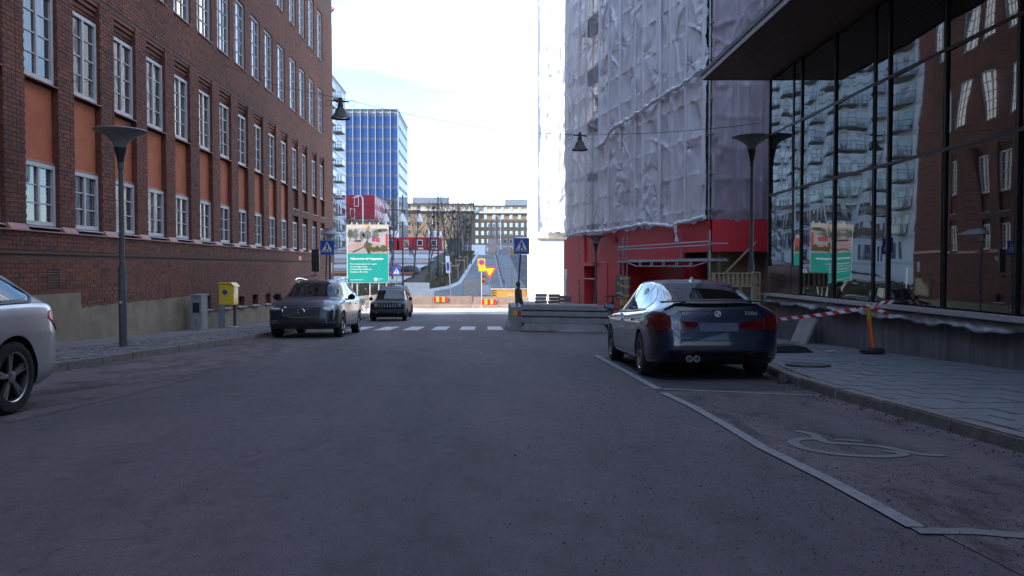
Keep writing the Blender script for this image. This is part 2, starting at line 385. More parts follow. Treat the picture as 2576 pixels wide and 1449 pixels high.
# plastic sheeting on the scaffold: thin, wrinkled, lets a little of what is behind show
def sheet(name, c, alpha, trans=.1):
    m, nt, b = nodes(name)
    out = nt.nodes['Material Output']
    d = nt.nodes.new('ShaderNodeBsdfDiffuse'); t = nt.nodes.new('ShaderNodeBsdfTranslucent'); gl = nt.nodes.new('ShaderNodeBsdfGlossy')
    gl.inputs['Roughness'].default_value = .32
    cn = ramp(nt, noise(nt, 1.1, 5, .6), [(.3, [v * .86 for v in c]), (.7, c)])
    for s_ in (d, t): nt.links.new(cn, s_.inputs[0])
    bp = nt.nodes.new('ShaderNodeBump'); bp.inputs['Strength'].default_value = .25; bp.inputs['Distance'].default_value = .05
    nt.links.new(noise(nt, 3.4, 6, .6, sc=(1, 1, .45), dist=1.6), bp.inputs['Height'])
    for s_ in (d, t, gl): nt.links.new(bp.outputs[0], s_.inputs['Normal'])
    a = nt.nodes.new('ShaderNodeMixShader'); a.inputs[0].default_value = trans; nt.links.new(d.outputs[0], a.inputs[1]); nt.links.new(t.outputs[0], a.inputs[2])
    e = nt.nodes.new('ShaderNodeMixShader'); e.inputs[0].default_value = .07; nt.links.new(a.outputs[0], e.inputs[1]); nt.links.new(gl.outputs[0], e.inputs[2])
    tr = nt.nodes.new('ShaderNodeBsdfTransparent'); h = nt.nodes.new('ShaderNodeMixShader'); h.inputs[0].default_value = alpha
    nt.links.new(tr.outputs[0], h.inputs[1]); nt.links.new(e.outputs[0], h.inputs[2]); nt.links.new(h.outputs[0], out.inputs['Surface'])
    nt.nodes.remove(b); return m
sheet('sheeting', (.95, .93, .97), .8)
sheet('sheeting_clear', (.74, .74, .8), .45)
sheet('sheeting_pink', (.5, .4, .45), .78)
sheet('sheeting_dense', (.88, .88, .9), .97, .1)  # denser, barely see-through sheeting for seams, laps and hems
# ------------------------------------------------------------------ the setting
YS = [-80, -40, -20, 0, 4, 8, 12, 16, 20, 24, 28, 32, 36, 40, 44, 47.4]
def strip(name, ys, xl, xr, dz, mat, nx=2, parent=None, kind='structure'):
    mb = MB()
    for y0, y1 in zip(ys, ys[1:]):
        for i in range(nx):
            def pt(y, k):
                a, b_ = xl(y) if callable(xl) else xl, xr(y) if callable(xr) else xr
                return (a + (b_ - a) * k / nx, y, g(y) + (dz(y) if callable(dz) else dz))
            mb.quad(pt(y0, i), pt(y0, i + 1), pt(y1, i + 1), pt(y1, i))
    o = mb.build(name, M[mat], parent)
    if kind and parent is None: o['kind'] = kind
    return o
# ground to the horizon
gb = MB(); gy = [-400, -80, 36, 68, 75, 100, 150, 220, 700, 2500]
for y0, y1 in zip(gy, gy[1:]):
    gb.quad((-1500, y0, g(max(y0, -80)) - .25), (1500, y0, g(max(y0, -80)) - .25), (1500, y1, g(y1) - .25), (-1500, y1, g(y1) - .25))
gb.build('ground', M['soil'])['kind'] = 'structure'
road = strip('road', YS, -6.1, lambda y: rkerb(y), 0, 'asphalt', 6)
old = strip('road_patch', [-10, 0, 6, 10, 14, 18, 22, 26], lambda y: -6.1, lambda y: -3.9 + .25 * math.sin(y * .8) + .18 * math.sin(y * 2.3), .004, 'asphalt_old', 2)
strip('parking_patch', [-10, 0, 4, 6, 8.6], lambda y: 1.99, lambda y: rkerb(y), .004, 'asphalt_old', 2)
strip('parking_bay', [8.7, 10, 12, 14.2], lambda y: 2.02, lambda y: rkerb(y), .004, 'asphalt_dark', 2)
strip('cross_street', [47.4, 49.3], -70, 60, 0, 'asphalt', 2)
strip('sunlit_junction', [49.3, 52, 58, 64, 68, 71], -70, 60, 0, 'sunlit_road_tone', 2)  # sunlight painted in: pale surface starts at the brick building's shadow edge
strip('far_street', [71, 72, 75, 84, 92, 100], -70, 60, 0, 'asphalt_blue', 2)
# markings
mk = MB()
def stroke(mb, pts, w, dz=.009, w2=None):
    pts = [Vector((p[0], p[1])) for p in pts]
    for i in range(len(pts) - 1):
        d = (pts[i + 1] - pts[i]).normalized(); n = Vector((-d.y, d.x)) * w / 2
        a, b_ = pts[i] - d * w * .2 * (i > 0), pts[i + 1] + d * w * .2 * (i < len(pts) - 2)
        mb.quad(*[(q.x, q.y, g(q.y) + dz + i * .0003) for q in (a + n, a - n, b_ - n, b_ + n)])
for k, (pts, w, m_) in enumerate([
    ([(2.11, 14.28), (2.06, 11.5), (2.01, 8.8)], .09, 'road_paint'), ([(2.07, 8.78), (3.58, 8.1)], .09, 'road_paint'), ([(2.14, 14.1), (4.2, 14.0)], .1, 'road_paint'),
    ([(1.99, 8.43), (2.01, 7.3), (1.97, 6.06), (1.93, 5.24), (1.95, 4.3), (1.94, 3.7), (1.93, 3.36)], .085, 'road_paint'),
    ([(1.9, 3.31), (2.13, 3.29), (2.34, 3.21), (3.4, 2.9)], .09, 'road_paint_worn')]):
    mb = MB(); stroke(mb, pts, w); o = mb.build('parking_line', M[m_], road)
mb = MB()
def ribbon(mb, pts, w, dz):
    P_ = []
    for i in range(len(pts)):
        a, b_ = Vector(pts[max(i - 1, 0)]), Vector(pts[min(i + 1, len(pts) - 1)]); d = (b_ - a).normalized(); n = Vector((-d.y, d.x)) * w / 2
        p = Vector(pts[i]); P_.append((p + n, p - n))
    for (a, b_), (c, d) in zip(P_, P_[1:]): mb.quad(*[(q.x, q.y, g(q.y) + dz) for q in (a, b_, d, c)])
def smooth2(pts, n=6):
    out = []
    for i in range(len(pts) - 1):
        p0, p1, p2, p3 = [np.array(pts[max(0, min(len(pts) - 1, i + k))], float) for k in (-1, 0, 1, 2)]
        for t in np.linspace(0, 1, n, endpoint=False):
            out.append(tuple(.5 * (2 * p1 + (p2 - p0) * t + (2 * p0 - 5 * p1 + 4 * p2 - p3) * t * t + (3 * p1 - p0 - 3 * p2 + p3) * t ** 3)))
    return out + [tuple(pts[-1])]
ribbon(mb, smooth2([(2.43, 5.92), (2.5, 5.74), (2.45, 5.55), (2.47, 5.4), (2.6, 5.34), (2.75, 5.25), (2.83, 5.07), (2.9, 4.95), (3.02, 4.93)]), .075, .0085)
ribbon(mb, smooth2([(2.5, 5.54), (2.33, 5.55), (2.21, 5.42), (2.2, 5.2), (2.29, 5.03), (2.44, 4.93), (2.63, 4.9), (2.77, 4.98), (2.69, 5.1)]), .075, .0095)
ribbon(mb, [(2.56, 5.53), (2.72, 5.44)], .06, .009)
o = mb.build('wheelchair_symbol', M['road_paint_worn'], road); o['label'] = 'worn white wheelchair symbol painted on the parking bay'
for cx in (-4.5, -3.52, -2.52, -1.53, -.53, .47):
    mb = MB()
    for y0 in (27.2, 28.1, 29.0, 29.9): mb.quad(*[(x, y, g(y) + .006) for x, y in ((cx - .27, y0), (cx + .27, y0), (cx + .27, y0 + .9), (cx - .27, y0 + .9))])
    mb.build('crosswalk_stripe', M['lit_crosswalk_paint'], road)
for cx in (-3.2, -1.2): 
    mb = MB(); mb.quad(*[(x, y, g(y) + .006) for x, y in ((cx - .5, 39), (cx + .5, 39), (cx + .5, 39.35), (cx - .5, 39.35))]); mb.build('give_way_mark', M['road_paint_worn'], road)

mb = MB(); stroke(mb, [(-5.9 + .45 * t + .1 * math.sin(t * 3), 13.5 + .25 * math.sin(t * 2.2) + .2 * t) for t in np.arange(0, 5, .25)], .018, .008); mb.build('tar_seam', M['asphalt_tar'], road)
# left pavement
LK = -6.1
def lpz(x): return .125 + .012 * (LK - x)
lp = strip('left_pavement', YS, -8.95, LK - .16, lambda y: .1, 'joint_sand', 2)
mb = MB()
for y0, y1 in zip(YS, YS[1:]): mb.quad(*[(x, y, g(y) + lpz(x)) for x, y in ((-8.96, y0), (-7.75, y0), (-7.75, y1), (-8.96, y1))])
mb.build('asphalt_strip', M['pavement_asphalt'], lp)
mb = MB(); rr = random.Random(3)
y = 9.5
while y < 40:
    x = LK - .17 - rr.random() * .12
    while x > -7.74:
        w, d = .17 + rr.random() * .05, .135
        if x - w > -7.9: mb.box((x - w / 2, y + d / 2, g(y) + lpz(x) - .05 + rr.uniform(-.006, .009)), (w - .014, d - .014, .1), rx=math.atan(SL) + rr.uniform(-.03, .03), ry=rr.uniform(-.03, .03), taper=.93, rnd=rr.random())
        x -= w
    y += .14
o = mb.build('paving_setts', M['sett'], lp); o['kind'] = 'stuff'
def kerb(name, line, y0, y1, side, ln=1.02, h=.13):
    k = None; y = y0; i = 0; first = None
    root = MB().box(((line(y0) + side * .08), (y0 + y1) / 2, g((y0 + y1) / 2) - .9), (.1, y1 - y0, .1)).build(name, M['kerb_stone']); root['kind'] = 'structure'
    while y < y1:
        l_ = min(ln + rr.uniform(-.12, .15), y1 - y); yc = y + l_ / 2; a = math.atan2(line(y + l_) - line(y), l_)
        mb = MB(); mb.box((line(yc) + side * .075, yc, g(yc) + h / 2 - .06), (.15, l_ - .012, h + .12 + rr.uniform(-.008, .008)), rz=-a, rx=math.atan(SL))
        mb.build('kerb_stone', M['kerb_stone'], root, bevel=.014); y += l_
    return root
kerb('left_kerb', lambda y: LK, 8.5, 46.5, -1)
kerb('right_kerb', rkerb, 2.6, 24.5, 1, h=.11)
# right pavement: concrete slabs
rp = strip('right_pavement', [-80, -40, 0, 4, 8, 12, 16, 20, 24.6], lambda y: rkerb(y) + .14, 7.2, .068, 'joint_sand', 2)
def beveled_box(name, d, mat, bev=.008):
    mb = MB(); mb.box((0, 0, 0), d); o = mb.build(name, mat, bevel=bev); me = o.data; bpy.data.objects.remove(o); return me
SW, SD = .5, .35
slab_me = beveled_box('slab', (SW - .012, SD - .012, .07), M['slab'], .006)
rr = random.Random(5); row = 0; y = 3.2; ns = 0
while y < 21.5 and ns < 298:
    x = rkerb(y + SD / 2) + .155
    x -= 0
    first = True
    while x < 7.05:
        w = SW * (.5 if (first and row % 2) else 1); first = False
        w = min(w, 7.12 - x)
        yc = y + SD / 2
        o = bpy.data.objects.new('slab', slab_me); col.objects.link(o); o.parent = rp; ns += 1
        o.scale = ((w - .012) / (SW - .012), 1, 1)
        o.location = (x + w / 2, yc, g(yc) + .1 - .035 + .01 + rr.uniform(-.004, .004))
        o.rotation_euler = (math.atan(SL) + rr.uniform(-.006, .006), rr.uniform(-.006, .006), 0)
        x += w
    y += SD; row += 1
# grit swept to the gutter
mb = MB(); rr = random.Random(11)
def pebble(x, y, s):
    z = g(y) + .005
    mb.add([(x - s, y - s * .7, z), (x + s * .9, y - s * .6, z), (x + rr.uniform(-.4, .4) * s, y + s, z), (x, y, z + s * 1.1)], [(0, 1, 3), (1, 2, 3), (2, 0, 3)], rr.random())
for _ in range(6500):
    y = 2.2 + rr.random() ** 1.3 * 7.5; x = rr.gauss(1.9, .75)
    if -.6 < x < rkerb(y) - .05: pebble(x, y, rr.uniform(.0018, .0052) * (1 + .6 * (rr.random() < .05)))
for _ in range(700):
    y = rr.uniform(1.6, 16); pebble(rr.uniform(-5.8, 3.4), y, rr.uniform(.002, .006))
for _ in range(600):
    y = rr.uniform(4, 14); pebble(rkerb(y) - abs(rr.gauss(0, .12)) - .01, y, rr.uniform(.004, .012))
tag(mb.build('loose_grit', M['grit'], fix=False), 'dark loose grit scattered over the asphalt beside the parking line', 'grit', kind='stuff')
# ------------------------------------------------------------------ left: long brick building
BY0, BY1, XF, XW = -45, 47.5, -9.0, -9.14
bb = empty('brick_building', (-9.0, 30, g(30)), 0, 'long dark red brick building with white windows and orange panels on the left', 'building')
CO = .0905; BR = .011
rb = random.Random(21)
near_bricks = []; brick_mb = MB()
def brick_field(x, y0, y1, z0, z1, holes=(), axis='x', depth=.014, ofs=0):
    """bricks laid on a wall facing +x (axis x) or facing -y (axis y, then y0..y1 run along x and x is the wall's y)"""
    k0 = math.ceil((z0 - (-3)) / CO - 1e-6)
    k = k0
    while -3 + (k + 1) * CO <= z1 + .012:
        za, zb = -3 + k * CO + BR / 2, -3 + (k + 1) * CO - BR / 2; zm = (za + zb) / 2
        ivs = [(y0, y1)]
        for (a, b_, c, d) in holes:
            if c < zm < d:
                n = []
                for (p, q) in ivs:
                    if b_ <= p or a >= q: n.append((p, q)); continue
                    if a > p: n.append((p, a))
                    if b_ < q: n.append((b_, q))
                ivs = n
        for (p, q) in ivs:
            seq = (.262, .262, .131) if k % 2 else (.262, .131, .262)
            pos = math.floor(p / .655) * .655 - (.13 if k % 2 else 0) + (k * .197) % .39 * 0 + ofs
            i = 0
            while pos < q:
                l_ = seq[i % 3]; a, b_ = max(pos, p), min(pos + l_ - BR, q); pos += l_; i += 1
                if b_ - a < .035: continue
                d = depth + rb.uniform(-.004, .004); r_ = rb.random() * .999
                if axis == 'x' and x == XF and 15.3 < a < 19.4 and .3 < zm < 1.16 and b_ - a > .2 and len(near_bricks) < 300:
                    near_bricks.append((x + d, a, b_, za, zb)); continue
                if axis == 'x':
                    vs = [(x, a, za), (x, b_, za), (x, b_, zb), (x, a, zb), (x + d, a, za), (x + d, b_, za), (x + d, b_, zb), (x + d, a, zb)]
                else:
                    vs = [(a, x, za), (b_, x, za), (b_, x, zb), (a, x, zb), (a, x - d, za), (b_, x - d, za), (b_, x - d, zb), (a, x - d, zb)]
                fl = [(4, 5, 6, 7), (0, 1, 5, 4), (1, 2, 6, 5), (2, 3, 7, 6), (3, 0, 4, 7)]
                if axis == 'y': fl = [f for f in fl]
                brick_mb.add(vs, fl, r_)
        k += 1
# bays
WW = 1.22
bays = [e - WW for e in (13.1, 15.05, 16.97, 18.82, 20.72, 22.6, 24.47, 26.45, 28.4, 30.4, 32.45, 34.5, 36.5)]          # near edge of the window in each panel bay
pil = lambda k: None
bayw = [(b_, b_ + WW) for b_ in bays]           # recess in y (window plane)
lastb = [(37.4, 38.5), (39.4, 40.5), (41.65, 42.75), (43.7, 44.8)]
Z_SILL, Z_PT = 1.80, 7.2
wall = MB()
# backing wall in mortar colour: base, recess back, pier fronts, upper wall
cell_holes = [(25.3, 26.1, -.42, .05), (27.2, 28.0, -.46, .0), (28.95, 29.75, -.5, -.06), (30.75, 31.55, -.54, -.1), (32.6, 33.4, -.58, -.13), (34.3, 35.1, -.62, -.17), (36.2, 37.0, -.66, -.2), (38.1, 38.9, -.7, -.24)]
def wall_holes(mb, y0, y1, z0, z1, x0, x1, holes):
    y = y0
    for (a, b_, c, d) in sorted(holes):
        mb.b2((x0, y, z0), (x1, a, z1)); mb.b2((x0, a, z0), (x1, b_, c)); mb.b2((x0, a, d), (x1, b_, z1)); y = b_
    mb.b2((x0, y, z0), (x1, y1, z1))
wall.b2((-9.9, 12, -2.6), (XF - .26, BY1 - .03, 1.72))
wall_holes(wall, 12, BY1, -2.6, 1.721, XF - .26, XF, cell_holes)
third = [25.19 - 1.87 * k for k in range(3, 0, -1)] + [25.19, 27.08, 28.9, 30.9, 32.8, 34.85, 37.05, 39.02, 41.15, 43.34]
W3 = 1.3
wall.b2((-9.9, BY0, Z_PT), (XF - .22, BY1 - .03, 24.5))
yy_ = BY0
for t in third:
    wall.b2((XF - .22, yy_, Z_PT), (XF - .02, t, 24.5))
    for za, zb_ in ((Z_PT, 8.45), (10.9, 12.5), (15.2, 16.6), (19.2, 24.5)): wall.b2((XF - .22, t, za), (XF - .02, t + W3, zb_))
    yy_ = t + W3
wall.b2((XF - .22, yy_, Z_PT), (XF - .02, BY1, 24.5))
wall.b2((-9.9, BY0, -2.6), (XW - .02, BY1 - .02, Z_PT - .003))
wall.b2((-9.9, BY0, -2.6), (XF - .02, 11.99, Z_PT - .002))
wall.b2((-22, BY0, -2.6), (-9.91, BY1, 24.4))
piers = []
edges = [12.0] + [e for p in bayw for e in p] + [bayw[-1][1] + .0]
for (a, b_), (c, d) in zip(bayw, bayw[1:]): piers.append((b_, c))
piers.insert(0, (12.0, bayw[0][0]))
piers.append((bayw[-1][1], lastb[0][0] - .04))
for (a, b_), (c, d) in zip(lastb, lastb[1:]): piers.append((b_ + .04, c - .04))
piers.append((lastb[-1][1] + .04, BY1))
for a, b_ in piers: wall.b2((XW - .03, a, 1.73), (XF, b_, Z_PT - .001))
for a, b_ in lastb:    # solid band between the two niches
    wall.b2((XW - .03, a - .05, 3.45), (XF - .001, b_ + .05, 3.75))
wall.build('wall', M['mortar'], bb)
# brickwork
vents = [(16.42, 16.88, .55, .98), (22.4, 22.75, .12, .5)]
def stucco_top(y): return .44 if y < 17.78 else (.1 if y < 24.6 else -.47 - (y - 24.6) * .022)
brick_field(XF, 12, BY1, -1.1, 1.22, cell_holes + vents + [(12, 17.78, -3, .44), (17.78, 24.6, -3, .11)] + [(24.6 + k, 25.6 + k, -3, stucco_top(25.1 + k)) for k in range(23)])
brick_field(XF + .035, 12, BY1, 1.29, 1.7, depth=.015)
wall2 = MB(); wall2.b2((XF + .001, 12, 1.27), (XF + .036, BY1, 1.72)); wall2.build('brick_band', M['mortar'], bb)
for a, b_ in piers:
    if b_ > 12.1: brick_field(XF, a, b_, 1.84, Z_PT + .02); brick_field(a, XW - .02, XF + .012, 1.84, Z_PT - .05, axis='y')
for a, b_ in bayw:     # recess above the upper window with stepped corbel courses
    brick_field(XW, a, b_, 6.72, Z_PT - .02)
for a, b_ in lastb:
    brick_field(XW, a - .04, b_ + .04, 6.72, Z_PT); brick_field(XW, a - .04, b_ + .04, 3.8, 4.75); brick_field(XW, a - .04, b_ + .04, 3.18, 3.42)
    brick_field(XF, a - .04, b_ + .04, 3.46, 3.76)
corb_n = 0
for a, b_ in bayw + lastb:
    for i, (dz, dx) in enumerate(((.02, .115), (.14, .08), (.26, .045))):
        MB().b2((XW - .01, a - .01, Z_PT - dz - .085), (XW + dx, b_ + .01, Z_PT - dz)).build("corbel_course", M["brick"], bb)

up_holes = [(t, t + W3, 8.45, 10.9) for t in third] + [(t, t + W3, 12.5, 15.2) for t in third] + [(t, t + W3, 16.6, 19.2) for t in third]
brick_field(XF - .02, 17.5, BY1, Z_PT + .05, 15.6, up_holes)
brick_field(BY0 + 0, 0, 0, 0, 0) if False else None
ob = brick_mb.build('brickwork', M['brick'], bb, fix=False); ob['kind'] = 'stuff'
bme = MB(); bme.box((0, 0, 0), (.02, 1, 1)); bo = bme.build('brick', M['brick']); brick_me = bo.data; bpy.data.objects.remove(bo)
L0 = rootloc(bb)
for (x, a, b_, za, zb) in near_bricks:
    o = bpy.data.objects.new('brick', brick_me); col.objects.link(o); o.parent = bb
    o.location = Vector((x - .01, (a + b_) / 2, (za + zb) / 2)) - L0; o.scale = (1, b_ - a, zb - za)
# end wall and roof edge
MB().b2((-21.9, BY1 - .001, -2.6), (XF - .1, BY1 + .004, 28.8)).build('end_wall', M['brick'], bb)
MB().b2((-22.3, BY0 - .2, 24.5), (XF + .35, BY1 + .3, 24.75)).build('roof_edge', M['sheet_metal_red'], bb)
# orange render panels
for i, (a, b_) in enumerate(bayw):
    if b_ < 13: continue
    MB().b2((XW - .02, a, 3.2), (XW + .012, b_, 4.74)).build('orange_panel', M['orange_render'], bb)
    MB().b2((XW, a, 3.15), (XW + .05, b_, 3.2)).build('panel_drip', M['sheet_metal_red'], bb)
# windows
def window(parent, y0, y1, z0, z1, x, rows, cols, glassm, frame=.06, deep=.07, sill=True):
    f = MB()
    f.b2((x, y0, z0), (x + deep, y0 + frame, z1)); f.b2((x, y1 - frame, z0), (x + deep, y1, z1))
    f.b2((x, y0 + frame, z1 - frame), (x + deep - .002, y1 - frame, z1)); f.b2((x, y0 + frame, z0), (x + deep + .01, y1 - frame, z0 + frame))
    f.b2((x, (y0 + y1) / 2 - .035, z0 + frame), (x + deep - .012, (y0 + y1) / 2 + .035, z1 - frame)) if cols == 2 else None
    n = cols
    w = f.build('window', M['window_white'], parent)
    mu = MB()
    for r_ in range(1, rows):
        z = z0 + frame + (z1 - z0 - 2 * frame) * r_ / rows; mu.b2((x + .01, y0 + frame, z - .014), (x + .045, y1 - frame, z + .014))
    for c_ in range(1, cols):
        if cols != 2:
            y = y0 + frame + (y1 - y0 - 2 * frame) * c_ / cols; mu.b2((x + .012, y - .016, z0 + frame), (x + .047, y + .016, z1 - frame))
    mu.build('glazing_bar', M['window_white'], w)
    # panes: each a separate sheet set slightly askew
    pw = (y1 - y0 - 2 * frame) / cols; ph = (z1 - z0 - 2 * frame) / rows
    for c_ in range(cols):
        p = MB(); ya = y0 + frame + pw * c_; t = rb.uniform(-.006, .006)
        p.b2((x + .012, ya, z0 + frame), (x + .02 , ya + pw, z1 - frame)); o = p.build('pane', M[glassm], w)
        for v in o.data.vertices: v.co.x += t * ((v.co.y) - (ya - L0.y)) / pw
    if sill: MB().box((x + .1, (y0 + y1) / 2, z0 - .03), (.17, y1 - y0 - .02, .025), ry=.25).build('sill', M['sheet_metal_red'], w)
    return w
for i, b_ in enumerate(bays):
    if b_ < 13.5: continue
    window(bb, b_ + .02, b_ + WW - .02, 1.86, 3.14, XW - .01, 3, 2, 'window_glass', .085, .08, False)
    window(bb, b_ + .02, b_ + WW - .02, 4.84, 6.7, XW - .01, 4, 2, 'window_glass', .085, .08)
    # sill sheet metal under the lower window
    MB().box((XW + .09, b_ + WW / 2, 1.83), (.2, WW - .06, .02), ry=.18).build('sill', M['window_white'], bb)
for a, b_ in lastb:
    window(bb, a, b_, 1.86, 3.16, XW - .01, 3, 2, 'window_glass', .075, .08, False)
    window(bb, a, b_, 4.8, 6.7, XW - .01, 4, 2, 'window_glass', .075, .08)
    MB().box((XF - .05, (a + b_) / 2, 3.785), (.2, b_ - a + .1, .02), ry=.12).build('niche_sill', M['roof_sheet'], bb)
for t in third:
    if t > 17: window(bb, t, t + W3, 8.48, 10.88, XF - .14, 5, 3, 'window_glass_high', .06, .075); window(bb, t, t + W3, 12.52, 15.15, XF - .14, 5, 3, 'window_glass_high', .06, .075)
# red sheet-metal ledge
led = MB()
led.prism([(XF - .3, 12, 1.8), (XF + .1, 12, 1.735), (XF + .1, 12, 1.715), (XF - .3, 12, 1.715)], (0, BY1 - 12, 0)); led.build('ledge', M['sheet_metal_red'], bb)
for a, b_ in piers:   # skirts of the ledge rising to each pier
    MB().prism([(XF + .002, a + .03, 1.755), (XF + .09, a + .08, 1.74), (XF + .018, a + .03, 1.86)], (0, max(.05, b_ - a - .09), 0)).build('ledge_skirt', M['sheet_metal_red'], bb)
# stucco base (stepped), cellar windows, vents
sb = MB()
sb.b2((XF - .1, 12, -2.6), (XF + .016, 17.78, .44)); sb.b2((XF - .1, 17.78, -2.6), (XF + .0165, 24.6, .105)); sb.prism([(XF + .0162, 24.6, -2.6), (XF + .0162, BY1, -2.6), (XF + .0162, BY1, stucco_top(BY1)), (XF + .0162, 24.6, -.47)], (-.02, 0, 0))
sb.build('stucco_base', M['stucco'], bb)
for (a, b_, c, d) in cell_holes:
    window(bb, a, b_, c, d, XF - .25, 1, 1, 'window_glass', .06, .05, False)
    MB().box((XF - .03, (a + b_) / 2, c + .02), (.32, b_ - a + .02, .03), ry=.15).build('cellar_sill', M['concrete'], bb)
for (a, b_, c, d) in vents:
    v = MB(); v.b2((XF - .05, a, c), (XF + .001, b_, d)); vo = v.build('vent', M['iron_dark'], bb)
    sl = MB()
    n = 8
    for k in range(n): sl.box((XF + .006, (a + b_) / 2, c + (d - c) * (k + .5) / n), (.02, b_ - a - .04, (d - c) / n * .5), ry=.5)
    sl.build('louvre', M['brick'], vo)
o = MB().box((XF + .045, 38.6, 1.42), (.03, .55, .2)).build('number_plate', M['sign_red'], bb)
text('C5', .15, M['sign_white'], bb, (XF + .062, 38.47, 1.36), (R(90), 0, R(90)))
# notice board and paper on the corner
MB().box((XF + .03, 46.6, .95), (.03, .45, .6)).build('notice_sheet', M['paper'], bb); MB().box((XF + .05, 46.6, -.25), (.08, .9, 1.0)).build('notice_board', M['timber'], bb)
# ------------------------------------------------------------------ right: glazed building
GX = 7.05
gbld = empty('glazed_building', (9, 5, g(5)), 0, 'dark glass-fronted building with wooden soffit and concrete plinth on the right', 'building')
MB().b2((GX + .09, -60, -1), (24, 19.1, 5.9)).build('core', M['bronze_frame'], gbld)
MB().b2((GX - .02, -60, -2), (GX + .3, 19.05, .22)).build('plinth', M['concrete_wall'], gbld)
MB().b2((GX - .03, 18.4, -2), (GX + .31, 19.2, .12)).build('plinth_end', M['concrete_pink'], gbld)
mull = [19.16, 17.58, 17.11, 15.38, 13.72, 13.22, 11.51]
while mull[-1] > -40: mull += [mull[-1] - 1.66, mull[-1] - 3.32, mull[-1] - 3.8, mull[-1] - 5.5]
trans = [.37, 2.79, 4.28, 5.64]
for y in mull:
    if y > 3: MB().b2((GX - .014, y - .026, .375), (GX + .08, y + .026, 5.66)).build('mullion', M['bronze_frame'], gbld)
for z in trans[1:3]:
    for a, b_ in zip(mull, mull[1:]):
        if b_ > 3: MB().b2((GX - .012, b_ + .027, z - .028), (GX + .07, a - .027, z + .028)).build('transom', M['bronze_frame'], gbld)
rg = random.Random(2)
for i, (a, b_) in enumerate(zip(mull, mull[1:])):
    if b_ < 2.5: 
        continue
    for z0, z1 in zip(trans, trans[1:]):
        zz0 = z0 + .03
        if i < 2 and z0 < 1:
            MB().b2((GX - .02, b_ + .03, .39), (GX + .06, a - .03, 1.03)).build('solid_panel', M['brown_door'], gbld); zz0 = 1.04
            if i == 0: 
                for k in range(3): MB().box((GX - .03, 18.2, .55 + k * .13), (.012, .42, .05)).build('panel_slot', M['plastic_black'], gbld)
        p = MB(); n = 1
        t1, t2 = rg.uniform(-.006, .006) - .012 * (a - b_), rg.uniform(-.004, .004)
        p.add([(GX + t1, b_ + .03, zz0), (GX - t1, a - .03, zz0), (GX - t1 + t2, a - .03, z1 - .03), (GX + t1 + t2, b_ + .03, z1 - .03), (GX + .02 + t1, b_ + .03, zz0), (GX + .02 - t1, a - .03, zz0), (GX + .02 - t1 + t2, a - .03, z1 - .03), (GX + .02 + t1 + t2, b_ + .03, z1 - .03)],
              [(0, 1, 2, 3), (7, 6, 5, 4), (0, 4, 5, 1), (1, 5, 6, 2), (2, 6, 7, 3), (3, 7, 4, 0)])
        p.build('pane', M['curtain_wall'], gbld)
MB().b2((GX - .02, -60, .37), (GX + .05, 2.4, 5.66)).build('glass_front', M['curtain_wall'], gbld)
MB().box((GX - .06, -20.4, .325), (.2, 79.1, .05)).build('metal_sill', M['aluminium_sill'], gbld)
MB().b2((GX - .1, -60, .345 + .01), (GX + .02, 19.1, .372)).build('base_rail', M['aluminium_sill'], gbld)
MB().b2((GX - .035, -60, .225), (GX + .28, 19.06, .295)).build('shadow_gap', M['plastic_black'], gbld)
# loose grey membrane hanging under the sill
mb = MB(); ny = 220; nz_ = 5; vs = []; fs = []
for i in range(ny):
    y = 4 + 15.3 * i / (ny - 1)
    for j in range(nz_):
        t = j / (nz_ - 1); w = .03 * math.sin(y * 5.1 + 1.3 * math.sin(y * 2)) * t + .018 * math.sin(y * 17 + j) * t
        vs.append((GX - .05 - .075 * t * (1 + .5 * math.sin(y * 3.1)) - w, y, .285 - .15 * t * (1 + .18 * math.sin(y * 4.3 + 1) + .1 * math.sin(y * 11))))
for i in range(ny - 1):
    for j in range(nz_ - 1): fs.append((i * nz_ + j, (i + 1) * nz_ + j, (i + 1) * nz_ + j + 1, i * nz_ + j + 1))
mb.add(vs, fs); o = mb.build('membrane', M['membrane'], gbld, smooth=60)
sm = o.modifiers.new('t', 'SOLIDIFY'); sm.thickness = .004
# roof with wooden soffit
for k in range(13):
    x0 = 5.46 + k * .135
    MB().b2((x0, -60, 5.68), (x0 + .128, 19.26, 5.7)).build('soffit_board', M['soffit_wood'], gbld)
MB().b2((5.42, -60, 5.703), (24, 19.28, 5.86)).build('roof', M['roof_dark'], gbld)
MB().b2((5.385, -60, 5.67), (5.42, 19.3, 5.79)).build('fascia', M['fascia'], gbld); MB().b2((5.36, -60, 5.79), (5.45, 19.32, 5.875)).build('roof_edge', M['roof_dark'], gbld)
MB().b2((5.42, 19.262, 5.67), (24, 19.3, 5.702)).build('soffit_end', M['soffit_wood'], gbld)
MB().b2((7.5, -60, 5.88), (26, 16, 25)).build('unseen_storeys', M['tower_clad'], gbld)  # out of view; made tall and close to darken the near street
gbld.rotation_euler = (0, 0, R(-1.2)); gbld.location.x -= .19

